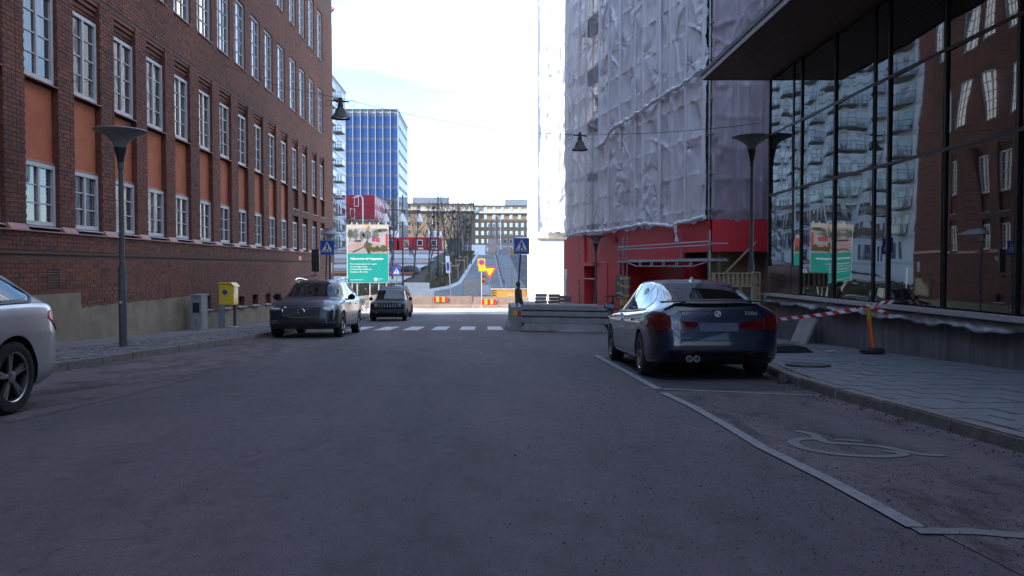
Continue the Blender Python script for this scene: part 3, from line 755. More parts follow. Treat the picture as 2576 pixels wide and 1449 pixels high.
# ------------------------------------------------------------------ right: building wrapped in sheeting behind a red hoarding
KM = 1.2   # facade coordinates enlarged by this factor about the camera position
C0 = Vector((7.14, 24.12)); T = Vector((-2.36, 11.65)).normalized(); NV = Vector((-T.y, T.x))   # NV towards the street
def hp(s, d, z): p = C0 + T * s * KM + NV * d * KM; return (p.x, p.y, z * KM - .204)    # s along the wall, d towards the street
def hbox(mb, s0, s1, d0, d1, z0, z1):
    a = [hp(s0, d0, z0), hp(s1, d0, z0), hp(s1, d1, z0), hp(s0, d1, z0)]; return mb.prism(a, (0, 0, (z1 - z0) * KM))
SE = 11.9
sb_ = empty('scaffolded_building', (8, 27, g(27)), 0, 'tall building wrapped in white sheeting behind the red hoarding', 'building')
mb = MB(); hbox(mb, -.6, SE - .2, -8, -1.5, -2.0, 20); mb.build('wall', M['concrete_pink'], sb_)
for zf in range(6):
    for k in range(5):
        s0 = .5 + k * 2.25
        mb = MB(); hbox(mb, s0, s0 + 1.2, -1.5, -1.46, 3.4 + zf * 3.2, 5.2 + zf * 3.2); w = mb.build('window', M['window_white'], sb_)
        mb = MB(); hbox(mb, s0 + .08, s0 + 1.12, -1.459, -1.45, 3.48 + zf * 3.2, 5.12 + zf * 3.2); mb.build('pane', M['far_glass'], w)
sc = empty('scaffold', hp(6, 0, 2.2), 0, 'steel tube scaffold standing inside the white sheeting', 'scaffold')
ss = [0.05 + 1.98 * k for k in range(7)]
for s in ss:
    for d in (.02, -1.0): MB().tube([hp(s, d, 2.25), hp(s, d, 20)], .03, 6).build('standard', M['galvanised'], sc)
for k in range(9):
    z = 2.5 + 1.95 * k
    for d in (.02, -1.0):
        for dz in (0, .9): MB().tube([hp(-.2, d, z + dz), hp(SE, d, z + dz)], .027, 6).build('ledger', M['galvanised'], sc)
    mb = MB(); hbox(mb, -.1, SE - .05, -.97, -.02, z + .05, z + .1); mb.build('deck', M['timber'], sc)
for k in range(8):
    z = 2.5 + 1.95 * k; s0 = ss[(k * 2) % 6]
    MB().tube([hp(s0, .04, z), hp(s0 + 1.98, .04, z + 1.9)], .024, 6).build('brace', M['galvanised'], sc)
for k in range(32):  # ladder tower seen through the clear strip
    z = 2.6 + .5 * k
    MB().tube([hp(8.25, -.25, z), hp(9.15, -.25, z)], .018, 5).build('rung', M['galvanised'], sc)
# sheeting as a draped surface
def drape(name, pt, w, h, z0, mat, parent, nu, nv, poles, zl, seed, ties=40, amp=.1, tail=.12):
    r_ = np.random.RandomState(seed)
    u = np.linspace(0, w, nu); v = np.linspace(0, h, nv); U, V = np.meshgrid(u, v, indexing='ij')
    D = np.zeros_like(U)
    pl = np.array(poles); zz = np.array(zl)
    du = np.min(np.abs(U[..., None] - pl), axis=-1); dv = np.min(np.abs(V[..., None] - zz), axis=-1)
    ci = np.searchsorted(pl, U); cj = np.searchsorted(zz, V)
    A = r_.uniform(-1, .55, (len(pl) + 2, len(zz) + 2)); B = r_.uniform(-2.2, 2.2, A.shape)
    D += A[ci, cj] * amp * np.clip(du / .45, 0, 1) * np.clip(dv / .45, 0, 1) ** .6
    D += .065 * np.exp(-du / .03) + .018 * np.exp(-dv / .03)
    # long sagging folds running diagonally inside each bay
    ph = (U * 5.2 + V * 3.2 * np.sign(B[ci, cj])) + B[ci, cj] * 3
    D += .03 * np.abs(np.sin(ph * .7)) ** 6 * np.clip(du / .3, 0, 1)
    D += .035 * np.abs(np.sin(U * 4.3 + .5 * np.sin(V * .9 + B[ci, 0]) + B[ci, 1])) ** 8
    for _ in range(ties):
        tu = r_.choice(pl) + r_.uniform(-.05, .05); tv = r_.choice(zz) + r_.uniform(-.6, .6); rad = r_.uniform(.5, 1.1); n = r_.randint(5, 9); p0 = r_.uniform(0, 6.28)
        dx, dy = U - tu, V - tv; rr_ = np.hypot(dx, dy); th = np.arctan2(dy, dx)
        D += .05 * np.exp(-rr_ / rad * 2) * np.abs(np.cos(n / 2 * th + p0)) ** 4 - .07 * np.exp(-(rr_ / .18) ** 2)
    for _ in range(26):   # random creases
        cu, cv = r_.uniform(0, w), r_.uniform(0, h); a = r_.uniform(.3, 1.3) * r_.choice([-1, 1]); L_ = r_.uniform(.5, 1.6)
        along = (U - cu) * math.cos(a) + (V - cv) * math.sin(a); ac = -(U - cu) * math.sin(a) + (V - cv) * math.cos(a) + .12 * along ** 2
        D += r_.uniform(.03, .07) * np.exp(-(ac / .045) ** 2) * np.exp(-(along / L_) ** 2)
    vs = []; 
    for i in range(nu):
        for j in range(nv):
            zt = V[i, j]
            if j == 0: zt -= tail * abs(math.sin(u[i] * 2.1) * math.sin(u[i] * 5.3 + 1)) 
            vs.append(pt(u[i], D[i, j], z0 + zt))
    fs = [(i * nv + j, (i + 1) * nv + j, (i + 1) * nv + j + 1, i * nv + j + 1) for i in range(nu - 1) for j in range(nv - 1)]
    mb = MB(); mb.add(vs, fs); return mb.build(name, mat, parent, smooth=70)
sw = empty('scaffold_sheeting', hp(6, .15, 2.2), 0, 'wrinkled white plastic sheeting tied over the scaffold above the red hoarding', 'sheeting')
zls = [.25 + .975 * k for k in range(20)]
NB = .13
drape('sheet', lambda u, d, z: hp(u - .05, NB + d, z), 8.1, 18, 2.26, M['sheeting'], sw, 250, 520, [.05 + .98 * k for k in range(9)], zls, 4, 110)
drape('clear_sheet', lambda u, d, z: hp(8.05 + u, NB - .06 + d, z), 1.2, 18, 2.28, M['sheeting_clear'], sw, 40, 300, [0, 1.2], zls, 6, 14)
drape('sheet', lambda u, d, z: hp(9.25 + u, NB + d, z), SE - 9.25 + .1, 18, 2.26, M['sheeting'], sw, 84, 520, [.05, 1.0, 2.0, 2.7], zls, 9, 40)
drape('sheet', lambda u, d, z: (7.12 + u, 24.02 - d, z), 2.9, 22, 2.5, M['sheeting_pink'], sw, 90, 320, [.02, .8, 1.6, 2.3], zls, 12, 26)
drape('end_sheet', lambda u, d, z: hp(SE + .02 + d * .4, NB - u, z), 1.7, 18, 2.26, M['sheeting'], sw, 30, 200, [0, 1.7], zls, 15, 10)
# overlapping seams, roped ties and the gathered lap half-way up
rs = random.Random(8)
for k, s in enumerate([.02, 1.05, 2.03, 2.75, 3.98, 4.6, 5.9, 6.95, 7.9, 9.3, 10.2, 11.0, 11.85]):
    mb = MB(); vs = []; n = 60; wd = .05 + .05 * (k % 3 == 0)
    z0, z1 = (2.2, 20) if k % 2 else (rs.uniform(2.3, 6), 20)
    for i in range(n):
        z = z0 + (z1 - z0) * i / (n - 1); o_ = .03 * math.sin(z * 2.1 + k) + .012 * math.sin(z * 9 + k)
        vs += [hp(s - wd + o_, NB + .075, z), hp(s + o_, NB + .11, z), hp(s + wd + o_, NB + .075, z)]
    fs = [f for i in range(n - 1) for f in ((3 * i, 3 * i + 1, 3 * i + 4, 3 * i + 3), (3 * i + 1, 3 * i + 2, 3 * i + 5, 3 * i + 4))]
    mb.add(vs, fs); mb.build('seam', M['sheeting_dense'], sw, smooth=80)
def gathered(name, pts, r, mat, parent, seed, n=10):
    rq = random.Random(seed); P_ = smooth2(pts, 10) if len(pts) > 2 else pts
    P_ = [(p[0] + rq.uniform(-.012, .012), p[1], p[2] + rq.uniform(-.03, .03)) for p in P_]
    mb = MB(); mb.tube(P_, [r * rq.uniform(.3, 1.2) for _ in P_], n); return mb.build(name, mat, parent, smooth=50)
gathered('gathered_lap', [hp(-.05, NB + .12, 6.15), hp(1.2, NB + .14, 5.98), hp(2.5, NB + .12, 5.95), hp(3.8, NB + .15, 5.82), hp(5.2, NB + .12, 5.75), hp(6.4, NB + .15, 5.66), hp(7.2, NB + .14, 5.35), hp(8.0, NB + .12, 5.3)], .085, M['sheeting_dense'], sw, 3)
gathered('gathered_hem', [hp(-.1, NB + .1, 2.28), hp(1.4, NB + .12, 2.22), hp(1.75, NB + .1, 2.16), hp(3.4, NB + .13, 2.3), hp(5.2, NB + .12, 2.27), hp(7.6, NB + .14, 2.27), hp(9.6, NB + .12, 2.3), hp(11.9, NB + .1, 2.26)], .075, M['sheeting_dense'], sw, 5)
gathered('gathered_tail', [hp(1.5, NB + .1, 2.3), hp(1.52, NB + .13, 2.1), hp(1.5, NB + .12, 1.9), hp(1.5, NB + .1, 1.72)], .07, M['sheeting_dense'], sw, 7)
for (z0, z1, ex) in ((12.2, 13.4, .75), (3.9, 6.6, .55)):   # sheeting bulging past the far end of the scaffold
    mb = MB(); vs = []; n = 14
    for i in range(n):
        t = i / (n - 1); z = z0 + (z1 - z0) * t; e = ex * (math.sin(math.pi * t) ** .6) if z0 < 10 else ex * (1 - t)
        vs += [hp(SE + .02, NB, z), hp(SE + e * .6, NB + .05 * math.sin(i), z - .03), hp(SE + e, -.1, z)]
    fs = [f for i in range(n - 1) for f in ((3 * i, 3 * i + 1, 3 * i + 4, 3 * i + 3), (3 * i + 1, 3 * i + 2, 3 * i + 5, 3 * i + 4))]
    mb.add(vs, fs); mb.build('bulge', M['sheeting'], sw, smooth=60)
MB().box(hp(8.75, -.2, 7.1), (.5, .3, .35), rz=.5).build('red_tarp_bundle', M['tarp_red'], sc)

# red hoarding
hd = empty('red_hoarding', (*hp(6, 0, 0)[:2], g(31)), 0, 'red painted site hoarding with number 40 along the wrapped building', 'hoarding')
ZT = 2.22
def panel(name, s0, s1, d0, d1, z0, z1, mat='red_hoarding', bev=.004):
    mb = MB(); hbox(mb, s0, s1, d0, d1, z0, z1); return mb.build(name, M[mat], hd)
gz = lambda s: (g(C0.y + T.y * s * KM) - .1 + .204) / KM
panel('upper_panel', 0, 1.43, .0, .06, 1.4, ZT); panel('upper_panel', 1.435, 2.1, .0, .05, .98 + .2, ZT - .0); panel('upper_panel', 2.105, 8.2, .0, .053, 1.17, ZT + .012)
panel('upper_panel', 8.205, 9.74, .0, .05, 1.17, ZT); panel('upper_panel', 9.745, SE, -.02, .12, gz(11), ZT + .005)
# lower part: set-back entrance with lettering, door recess, flush panels
panel('recess_back', 1.45, 6.15, -.82, -.76, gz(4), 1.165); panel('recess_side', 1.4, 1.45, -.82, .05, gz(1), 1.16); panel('recess_ceiling', 1.45, 6.15, -.76, .0, 1.17, 1.2)
panel('flush_panel', 6.15, 7.35, -.0, .06, gz(7), 1.165); panel('flush_panel', 7.355, 8.5, .0, .09, gz(8), 1.165); panel('flush_panel', 6.15, 6.2, -.8, -.0, gz(6), 1.165)
panel('door_back', 8.5, 9.8, -.7, -.64, gz(9), 1.165); panel('door_side', 9.745, 9.8, -.64, -.02, gz(9), 1.165); panel('door_side', 8.45, 8.5, -.64, .0, gz(9), 1.165)
panel('door_lintel', 8.4, 9.85, .05, .22, 1.03, 1.18)
mb = MB(); mb.tube([hp(8.5, .1, .55), hp(9.75, .1, .55)], .035, 8); mb.build('crossbar', M['galvanised'], hd)
panel('white_end_panel', SE + .01, SE + .8, -.3, -.0, gz(12), .9, 'hoarding_white'); panel('red_end_panel', SE + .01, SE + .8, -.3, -.001, .905, ZT - .1)
panel('notice', SE + .3, SE + .42, .0, .012, -.35, .5, 'sign_black'); panel('notice', 10.25, 10.42, .12, .132, -.45, .5, 'sign_black')
for k in range(3): panel('notice_mark', 10.29, 10.38, .133, .137, -.25 + k * .22, -.13 + k * .22, 'paper')
mb = MB(); hbox(mb, 5.75, 6.5, .065, .1, -.1, .72); mb.build('black_sign', M['sign_black'], hd)
rotT = (R(90), 0, math.atan2(-T.y, -T.x))
text('40', .42, M['sign_black'], hd, hp(6.72, .062, 1.83), rotT, bold=.008)
text('40', .76, M['sign_black'], hd, hp(2.95, -.755, .38), rotT, bold=.012, sx=1.05)
text('Hälsingegatan', .32, M['sign_black'], hd, hp(5.45, -.755, .46), rotT, bold=.004, sx=1.05)
text('R', .18, M['sign_white'], hd, hp(6.3, .103, .4), rotT)
for k in range(2): panel('sign_line', 5.9, 6.35, .1005, .104, .1 - k * .13, .13 - k * .13, 'sign_white')
MB().lathe([(.17, 0), (.2, .55), (.19, .6), (.05, .62)], (*hp(8.75, -.3, 0)[:2], g(34.5)), n=12).build('waste_bin', M['plastic_black'], None)
tag(bpy.data.objects['waste_bin'], 'black round waste bin inside the red door recess', 'bin')
# return of the hoarding towards the glazed building
MB().b2((7.17, 24.0, 1.48), (10, 24.06, 2.48)).build('return_panel', M['red_hoarding'], hd)
MB().b2((7.26, 24.4, -1.5), (10, 24.46, 1.49)).build('plywood_wall', M['plywood'], hd)
for x in (7.12, 7.42): MB().b2((x - .05, 24.1, -1.2), (x + .05, 24.2, 1.48)).build('timber_post', M['plywood'], hd)
# scaffold platform over the entrance
pf = empty('scaffold_platform', (*hp(4, .5, 0)[:2], g(29)), 0, 'scaffold loading platform with guard rails over the hoarding entrance', 'scaffold')
FD = .6
for d in (.15, FD):
    for z in ((1.16, 1.54, 1.63) if d > .5 else (1.16,)): MB().tube([hp(-1.15, d, z), hp(5.0, d, z)], .026, 8).build('rail', M['galvanised'], pf)
for s in (-1.1, 4.95): MB().tube([hp(s, .1, 1.58), hp(s, FD + .05, 1.58)], .024, 8).build('rail', M['galvanised'], pf); MB().tube([hp(s, .1, 1.16), hp(s, FD + .05, 1.16)], .024, 8).build('rail', M['galvanised'], pf)
for s in (5.0,): MB().tube([hp(4.6, FD, 1.6), hp(6.1, .1, 1.55)], .024, 8).build('rail', M['galvanised'], pf); MB().tube([hp(4.6, FD, 1.16), hp(6.1, .1, 1.16)], .024, 8).build('rail', M['galvanised'], pf)
for s, d, z0, z1 in ((-1.1, FD, -.6, 1.9), (6.1, .12, 1.0, 1.85), (5.75, .14, 1.0, 1.85), (1.5, .1, 1.1, 1.95), (4.55, FD, -1.3, 1.95), (4.22, FD, -1.3, 1.95), (8.35, .3, 1.1, 1.75), (9.85, .3, 1.1, 1.8)):
    MB().tube([hp(s, d, z0), hp(s, d, z1)], .028, 8).build('post', M['galvanised'], pf)
for k in range(3):
    mb = MB(); hbox(mb, -1.1, 4.1, .14 + k * .16, .28 + k * .16, 1.185, 1.225); mb.build('deck_plank', M['galvanised'], pf)
MB().tube([hp(4.1, FD + .02, 1.13), hp(3.4, FD + .02, 1.02), hp(-.3, FD + .02, 1.02), hp(-1.05, FD + .02, 1.13)], .02, 8).build('truss_chord', M['galvanised'], pf)
for k in range(5):
    s = -.2 + k * .82
    for ds in (0, .13): MB().tube([hp(s + ds, FD + .02, 1.02), hp(s + ds, FD + .02, 1.16)], .013, 6).build('truss_post', M['galvanised'], pf)
    mb = MB(); hbox(mb, s, s + .13, FD + .01, FD + .03, 1.07, 1.1); mb.build('truss_plate', M['galvanised'], pf)
for s in (4.55, 4.22):   # foam-padded legs with yellow bands
    MB().tube([hp(s, FD, -1.25), hp(s, FD, .72)], .115, 14).build('foam_pad', M['cabinet_grey'], pf, smooth=40)
for k, z in enumerate((.64, .42, .16, -.08, -.16, -.4)):
    tl = (0, .1, .12, .0, .06, .12)[k]
    mb = MB(); P_ = []
    for i in range(25):
        a = 2 * math.pi * i / 24; P_.append((4.385 - .3 * math.cos(a), FD + .125 * math.sin(a), z - tl / 2 * math.cos(a)))
    vs = []
    for (s, d, zz) in P_: vs += [hp(s, d, zz - .035), hp(s, d, zz + .035)]
    mb.add(vs, [(2 * i, 2 * i + 2, 2 * i + 3, 2 * i + 1) for i in range(24)]); mb.build('yellow_band', M['sign_yellow'], pf)
# diagonal prop, formwork frame
MB().tube([(6.9, 23.3, .35), (8.3, 23.3, 1.75)], .03, 8).build('diagonal_prop', M['timber'], pf)
fw_ = empty('formwork_frame', (6.4, 19.45, g(19.5) + .1), 0, 'pale wooden formwork frame with square cells leaning by the glass corner', 'formwork')
def frame_cells(x0, x1, z0, z1, n, vert):
    MB().b2((x0, 19.42, z0), (x1, 19.44, z1)).build('back_board', M['formwork_board'], fw_)
    if not vert:
        for z in (z0, z1 - .03): MB().b2((x0, 19.3, z), (x1, 19.42, z + .03)).build('rail', M['formwork_board'], fw_)
        for k in range(n + 1):
            x = x0 + (x1 - x0 - .035) * k / n; MB().b2((x, 19.3, z0 + .03), (x + .035, 19.42, z1 - .03)).build('rib', M['formwork_board'], fw_)
    else:
        for x in (x0, x1 - .03): MB().b2((x, 19.3, z0), (x + .03, 19.42, z1)).build('rail', M['formwork_board'], fw_)
        for k in range(n + 1):
            z = z0 + (z1 - z0 - .035) * k / n; MB().b2((x0 + .03, 19.3, z), (x1 - .03, 19.42, z + .035)).build('rib', M['formwork_board'], fw_)
frame_cells(5.8, 6.78, .5, .86, 8, False); frame_cells(6.8, 7.0, -.7, .88, 6, True)
MB().b2((6.1, 19.36, -.75), (6.2, 19.44, .5)).build('leg', M['formwork_board'], fw_); MB().b2((6.5, 19.36, -.75), (6.56, 19.44, .5)).build('leg', M['formwork_board'], fw_)
# sunlit wing further down the street
wg = empty('sunlit_wing', (7, 58, g(58)), 0, 'brightly sunlit white sheeted wing beyond the red hoarding', 'building')
MB().b2((4.1, 58, -3), (12, 70, 30)).build('wall', M['hoarding_white'], wg)
MB().b2((4.0, 57.6, -3), (9, 57.66, 1.1)).build('lower_panel', M['hoarding_white'], wg); MB().b2((4.05, 57.62, 1.103), (9, 57.68, 3.05)).build('upper_panel', M['hoarding_white'], wg)
MB().b2((4.0, 57.5, 3.06), (9, 57.7, 3.14)).build('timber_plank', M['timber'], wg)
for x in (4.6, 5.4, 6.2): MB().b2((x, 57.5, 3.14), (x + .06, 57.6, 3.6)).build('toe_post', M['timber'], wg)
drape('sheet', lambda u, d, z: (4.08 + u, 57.75 - d, z), 5, 26, 3.6, M['hoarding_white'], wg, 60, 160, [0, 1.6, 3.2, 4.8], [2 * k for k in range(14)], 31, 8, .04)
# ------------------------------------------------------------------ cars
def pchip(xs, ys):
    xs = np.array(xs, float); ys = np.array(ys, float); h = np.diff(xs); dl = np.diff(ys) / h; n = len(xs); m = np.zeros(n)
    for i in range(1, n - 1):
        if dl[i - 1] * dl[i] > 0:
            w1, w2 = 2 * h[i] + h[i - 1], h[i] + 2 * h[i - 1]; m[i] = (w1 + w2) / (w1 / dl[i - 1] + w2 / dl[i])
    m[0], m[-1] = dl[0], dl[-1]
    def f(x):
        x = min(max(x, xs[0]), xs[-1]); i = min(max(np.searchsorted(xs, x) - 1, 0), n - 2); t = (x - xs[i]) / h[i]
        return (2 * t ** 3 - 3 * t ** 2 + 1) * ys[i] + (t ** 3 - 2 * t ** 2 + t) * h[i] * m[i] + (-2 * t ** 3 + 3 * t ** 2) * ys[i + 1] + (t ** 3 - t ** 2) * h[i] * m[i + 1]
    return f
def car_body(sp):
    """closed body skin from side-profile curves; +y is the front, z = 0 the road"""
    L, W = sp['L'], sp['W']; yr, yf = -L / 2, L / 2
    top, belt, wm, wr, zb = [pchip(*zip(*sp[k])) for k in ('top', 'belt', 'wm', 'wr', 'bot')]
    fp, rp_ = pchip(*zip(*sp['front'])), pchip(*zip(*sp['rear']))
    zs_, crease = sp.get('sill', .3), sp.get('crease', .62)
    ys = np.concatenate([yr + (np.linspace(0, 1, 14) ** 1.7) * .55, np.linspace(yr + .6, yf - .65, 54), yf - (np.linspace(1, 0, 14) ** 1.7) * .6])
    rings = []
    for y in ys:
        a, z0, zt, zbl, w, r_ = y, zb(y), top(y), belt(y), wm(y) * W / 2, wr(y) * W / 2
        zbl = min(zbl, zt - .005); gh = zt - zbl   # greenhouse height
        k = max(0., min(1., (gh - .03) / .12)); k = k * k * (3 - 2 * k)
        sh = .962 * w
        zc = zbl - .05
        pts = [(0, z0), (w * .6, z0), (w * .9, z0 + .01), (w * .965, z0 + .06), (w * .985, z0 + .14), (w * .992, zs_ + .12), (w * .985, (zs_ + crease) / 2 + .05), (w * 1.0, crease), (w * .997, crease + .03), (w * .985, (crease + zbl) / 2 + .02), (w * .972, zbl - .05), (sh - .01, zbl - .012), (sh - .035, zbl)]
        # greenhouse branch
        zs2 = zt - .055 - .03 * (1 - k)
        gA = [(sh - .05, zbl + .012), (sh - .05 - (sh - .05 - r_) * .33, zbl + gh * .33), (sh - .05 - (sh - .05 - r_) * .66, zbl + gh * .62), (r_ + .02, zbl + gh * .83), (r_ - .02, zbl + gh * .91), (r_ - .09, zbl + gh * .955), (r_ * .6, zbl + gh * .985), (r_ * .3, zt - gh * .003), (0, zt)]
        hA = [(sh - .06, zbl + gh * .14 + .004), (sh * .9, zbl + gh * .3 + .006), (sh * .85, zbl + gh * .44), (sh * .78, zbl + gh * .57), (sh * .7, zbl + gh * .68), (sh * .6, zbl + gh * .79), (sh * .42, zbl + gh * .91), (sh * .2, zbl + gh * .98), (0, zt)]
        pts += [((p[0] * k + q[0] * (1 - k)), (p[1] * k + q[1] * (1 - k))) for p, q in zip(gA, hA)]
        # smooth resample
        sf = max(0, (y - (yf - .6)) / .6); sr = max(0, ((yr + .55) - y) / .55)
        ring = []
        for (x, z) in pts:
            yy = y
            if sf > 0: yy = y + fp(z) * sf ** 1.3
            if sr > 0: yy = y - rp_(z) * sr ** 1.3
            ring.append((x, yy, z))
        rings.append(ring)
    n = len(rings[0]); bm = bmesh.new(); V = []
    for ring in rings:
        row = [bm.verts.new(p) for p in ring] + [bm.verts.new((-p[0], p[1], p[2])) for p in ring[-2:0:-1]]
        V.append(row)
    m = len(V[0])
    for i in range(len(V) - 1):
        for j in range(m): bm.faces.new((V[i][j], V[i][(j + 1) % m], V[i + 1][(j + 1) % m], V[i + 1][j]))
    for row in (V[0], V[-1]):   # end caps as cross strips
        for j in range(n - 1):
            a, b_ = row[j], row[j + 1]; c, d = row[(m - j - 1) % m] if j + 1 < n - 1 or True else None, row[(m - j) % m]
            q = [a, b_, row[(m - j - 1) % m], row[(m - j) % m]]; u = []
            for v in q:
                if v not in u: u.append(v)
            if len(u) >= 3:
                try: bm.faces.new(u)
                except ValueError: pass
    bmesh.ops.recalc_face_normals(bm, faces=bm.faces[:])
    return bm
def patch(bvh, poly, axis, sgn, mat, name, parent, off=.006, step=.07, thick=.012, smooth=40, ctr=None, keep=None):
    """outline (2-D) cut into cells and laid on the body: axis 'y' -> (x, z) seen from front/rear, axis 'x' -> (y, z) from the side"""
    bm = bmesh.new(); vs = [bm.verts.new((p[0], 0, p[1])) for p in poly]; bm.faces.new(vs)
    xs = [p[0] for p in poly]; zs = [p[1] for p in poly]
    for lo, hi, no in ((min(xs), max(xs), (1, 0, 0)), (min(zs), max(zs), (0, 0, 1))):
        k = max(1, int((hi - lo) / step))
        for i in range(1, k): 
            c = lo + (hi - lo) * i / k
            bmesh.ops.bisect_plane(bm, geom=bm.verts[:] + bm.edges[:] + bm.faces[:], plane_co=[c * q for q in no], plane_no=no)
    bad = []
    for v in bm.verts:
        a, z = v.co.x, v.co.z
        if axis == 'y': o, d = Vector((a, sgn * 6, z)), Vector((0, -sgn, 0))
        elif axis == 'x': o, d = Vector((sgn * 6, a, z)), Vector((-sgn, 0, 0))
        else: o, d = Vector((a, z, 6)), Vector((0, 0, -1))
        hit, no, _, _ = bvh.ray_cast(o, d)
        if hit is None: bad.append(v); continue
        v.co = hit + no * off if abs(no.dot(d)) > .2 else hit - d * off
    bmesh.ops.delete(bm, geom=bad, context='VERTS')
    r_ = bmesh.ops.extrude_edge_only(bm, edges=[e for e in bm.edges if e.is_boundary])
    dirv = Vector((0, -sgn, 0)) if axis == 'y' else (Vector((-sgn, 0, 0)) if axis == 'x' else Vector((0, 0, -1)))
    for v in [q for q in r_['geom'] if isinstance(q, bmesh.types.BMVert)]: v.co += dirv * thick
    bmesh.ops.recalc_face_normals(bm, faces=bm.faces[:])
    me = bpy.data.meshes.new(name); bm.to_mesh(me); bm.free(); me.materials.append(mat)
    me.polygons.foreach_set('use_smooth', [True] * len(me.polygons)); me.set_sharp_from_angle(angle=R(smooth))
    o = bpy.data.objects.new(name, me); col.objects.link(o); o.parent = parent
    return o
def wheel(parent, x, y, r, side, spokes, rimm='rim_metal', w=.225, style=0):
    c = (x, y, r)
    t = MB(); s_ = side; hw = w / 2
    t.lathe([(r * .66, -hw * .9), (r * .8, -hw), (r * .93, -hw * .95), (r * .99, -hw * .72), (r, -hw * .3), (r, hw * .3), (r * .99, hw * .72), (r * .93, hw * .95), (r * .8, hw), (r * .66, hw * .9)], c, 'X', 40, False)
    wo_ = t.build('wheel', M['tyre'], parent, smooth=40, local=True)
    rm = MB(); xo = s_ * hw * .78
    rm.lathe([(r * .69, s_ * hw * .93), (r * .665, s_ * hw * .95), (r * .63, s_ * hw * .6), (r * .6, -s_ * hw * .5), (r * .2, -s_ * hw * .45)], c, 'X', 36, False)
    rm.build('rim', M['rim_dark'], wo_, smooth=40, local=True)
    sp = MB()
    for k in range(spokes):
        a = 2 * math.pi * k / spokes + .2
        for da in ((-.11, .11) if style else (0,)):
            ca, sa = math.cos(a), math.sin(a); a2 = a + da
            p0 = Vector((x + xo * .85, y + r * .12 * ca, r + r * .12 * sa)); p1 = Vector((x + xo * 1.02, y + r * .645 * math.cos(a2), r + r * .645 * math.sin(a2)))
            tdir = Vector((0, -math.sin(a2), math.cos(a2))); w0, w1 = r * (.055 if style else .11), r * (.04 if style else .085); dx = Vector((-s_ * .035, 0, 0))
            q = [p0 - tdir * w0, p0 + tdir * w0, p1 + tdir * w1, p1 - tdir * w1]
            sp.add(q + [v + dx for v in q], [(0, 1, 2, 3), (0, 4, 5, 1), (1, 5, 6, 2), (2, 6, 7, 3), (3, 7, 4, 0)])
    sp.lathe([(r * .16, xo * .75), (r * .16, xo * .98), (r * .1, xo * 1.04), (0.001, xo * 1.04)], c, 'X', 20, True)
    sp.lathe([(r * .69, xo * 1.14), (r * .66, xo * 1.2), (r * .635, xo * 1.1)], c, 'X', 40, False)
    sp.build('spokes', M[rimm], wo_, smooth=30, local=True)
    return wo_
def make_car(name, loc, rz, sp, label, pitch=0):
    root = empty(name, loc, rz, label, 'car'); root.rotation_euler = (pitch, 0, rz)
    bm = car_body(sp); me = bpy.data.meshes.new('body'); bm.to_mesh(me); bvh = BVHTree.FromBMesh(bm); bm.free()
    me.materials.append(M[sp['paint']]); me.materials.append(M['plastic_black'])
    body = bpy.data.objects.new('body', me); col.objects.link(body)
    cut = MB(); r = sp['r']
    for ya in (sp['ya_r'], sp['ya_f']):
        for s_ in (-1, 1): cut.lathe([(r * 1.13, s_ * (sp['W'] / 2 - .32)), (r * 1.13, s_ * (sp['W'] / 2 + .2))], (0, ya, r * 1.0), 'X', 48, True)
    co = cut.build('cut', M['plastic_black'])
    bo = body.modifiers.new('b', 'BOOLEAN'); bo.object = co; bo.operation = 'DIFFERENCE'; bo.solver = 'EXACT'
    try: bo.material_mode = 'TRANSFER'
    except Exception: pass
    dg = bpy.context.evaluated_depsgraph_get(); nm = bpy.data.meshes.new_from_object(body.evaluated_get(dg))
    body.modifiers.clear(); body.data = nm; bpy.data.objects.remove(co)
    nm.polygons.foreach_set('use_smooth', [True] * len(nm.polygons)); nm.set_sharp_from_angle(angle=R(50))
    body.parent = root
    W = sp['W']; xo = W / 2 - .125
    for ya in (sp['ya_r'], sp['ya_f']):
        for s_ in (-1, 1):
            wheel(root, s_ * xo, ya, r, s_, sp.get('spokes', 5), sp.get('rim', 'rim_metal'), .225, sp.get('style', 0))
            # arch lip
            if sp.get('cladding'):
                mb = MB(); P_ = []
                for k in range(25):
                    a = R(-18) + R(216) * k / 24; P_.append((s_ * (W / 2 - .012), ya + r * 1.17 * math.cos(a), r + r * 1.17 * math.sin(a)))
                mb.tube(P_, .035, 6); mb.build('arch_cladding', M['plastic_black'], root, smooth=40, local=True)
    return root, bvh
def mirror(poly): return [(-x, z) for x, z in poly][::-1]
def side_window(bvh, root, poly, s_, name='side_window', mat='car_glass', off=.006): return patch(bvh, poly, 'x', s_, M[mat], name, root, off, .06)
def line_patch(pts, w):   # thin outline strip as polygon in 2-D
    a = []; b_ = []
    for i, p in enumerate(pts):
        p0, p1 = Vector(pts[max(i - 1, 0)]), Vector(pts[min(i + 1, len(pts) - 1)]); d = (p1 - p0).normalized(); n = Vector((-d.y, d.x)) * w / 2
        a.append(tuple(Vector(p) + n)); b_.append(tuple(Vector(p) - n))
    return a + b_[::-1]

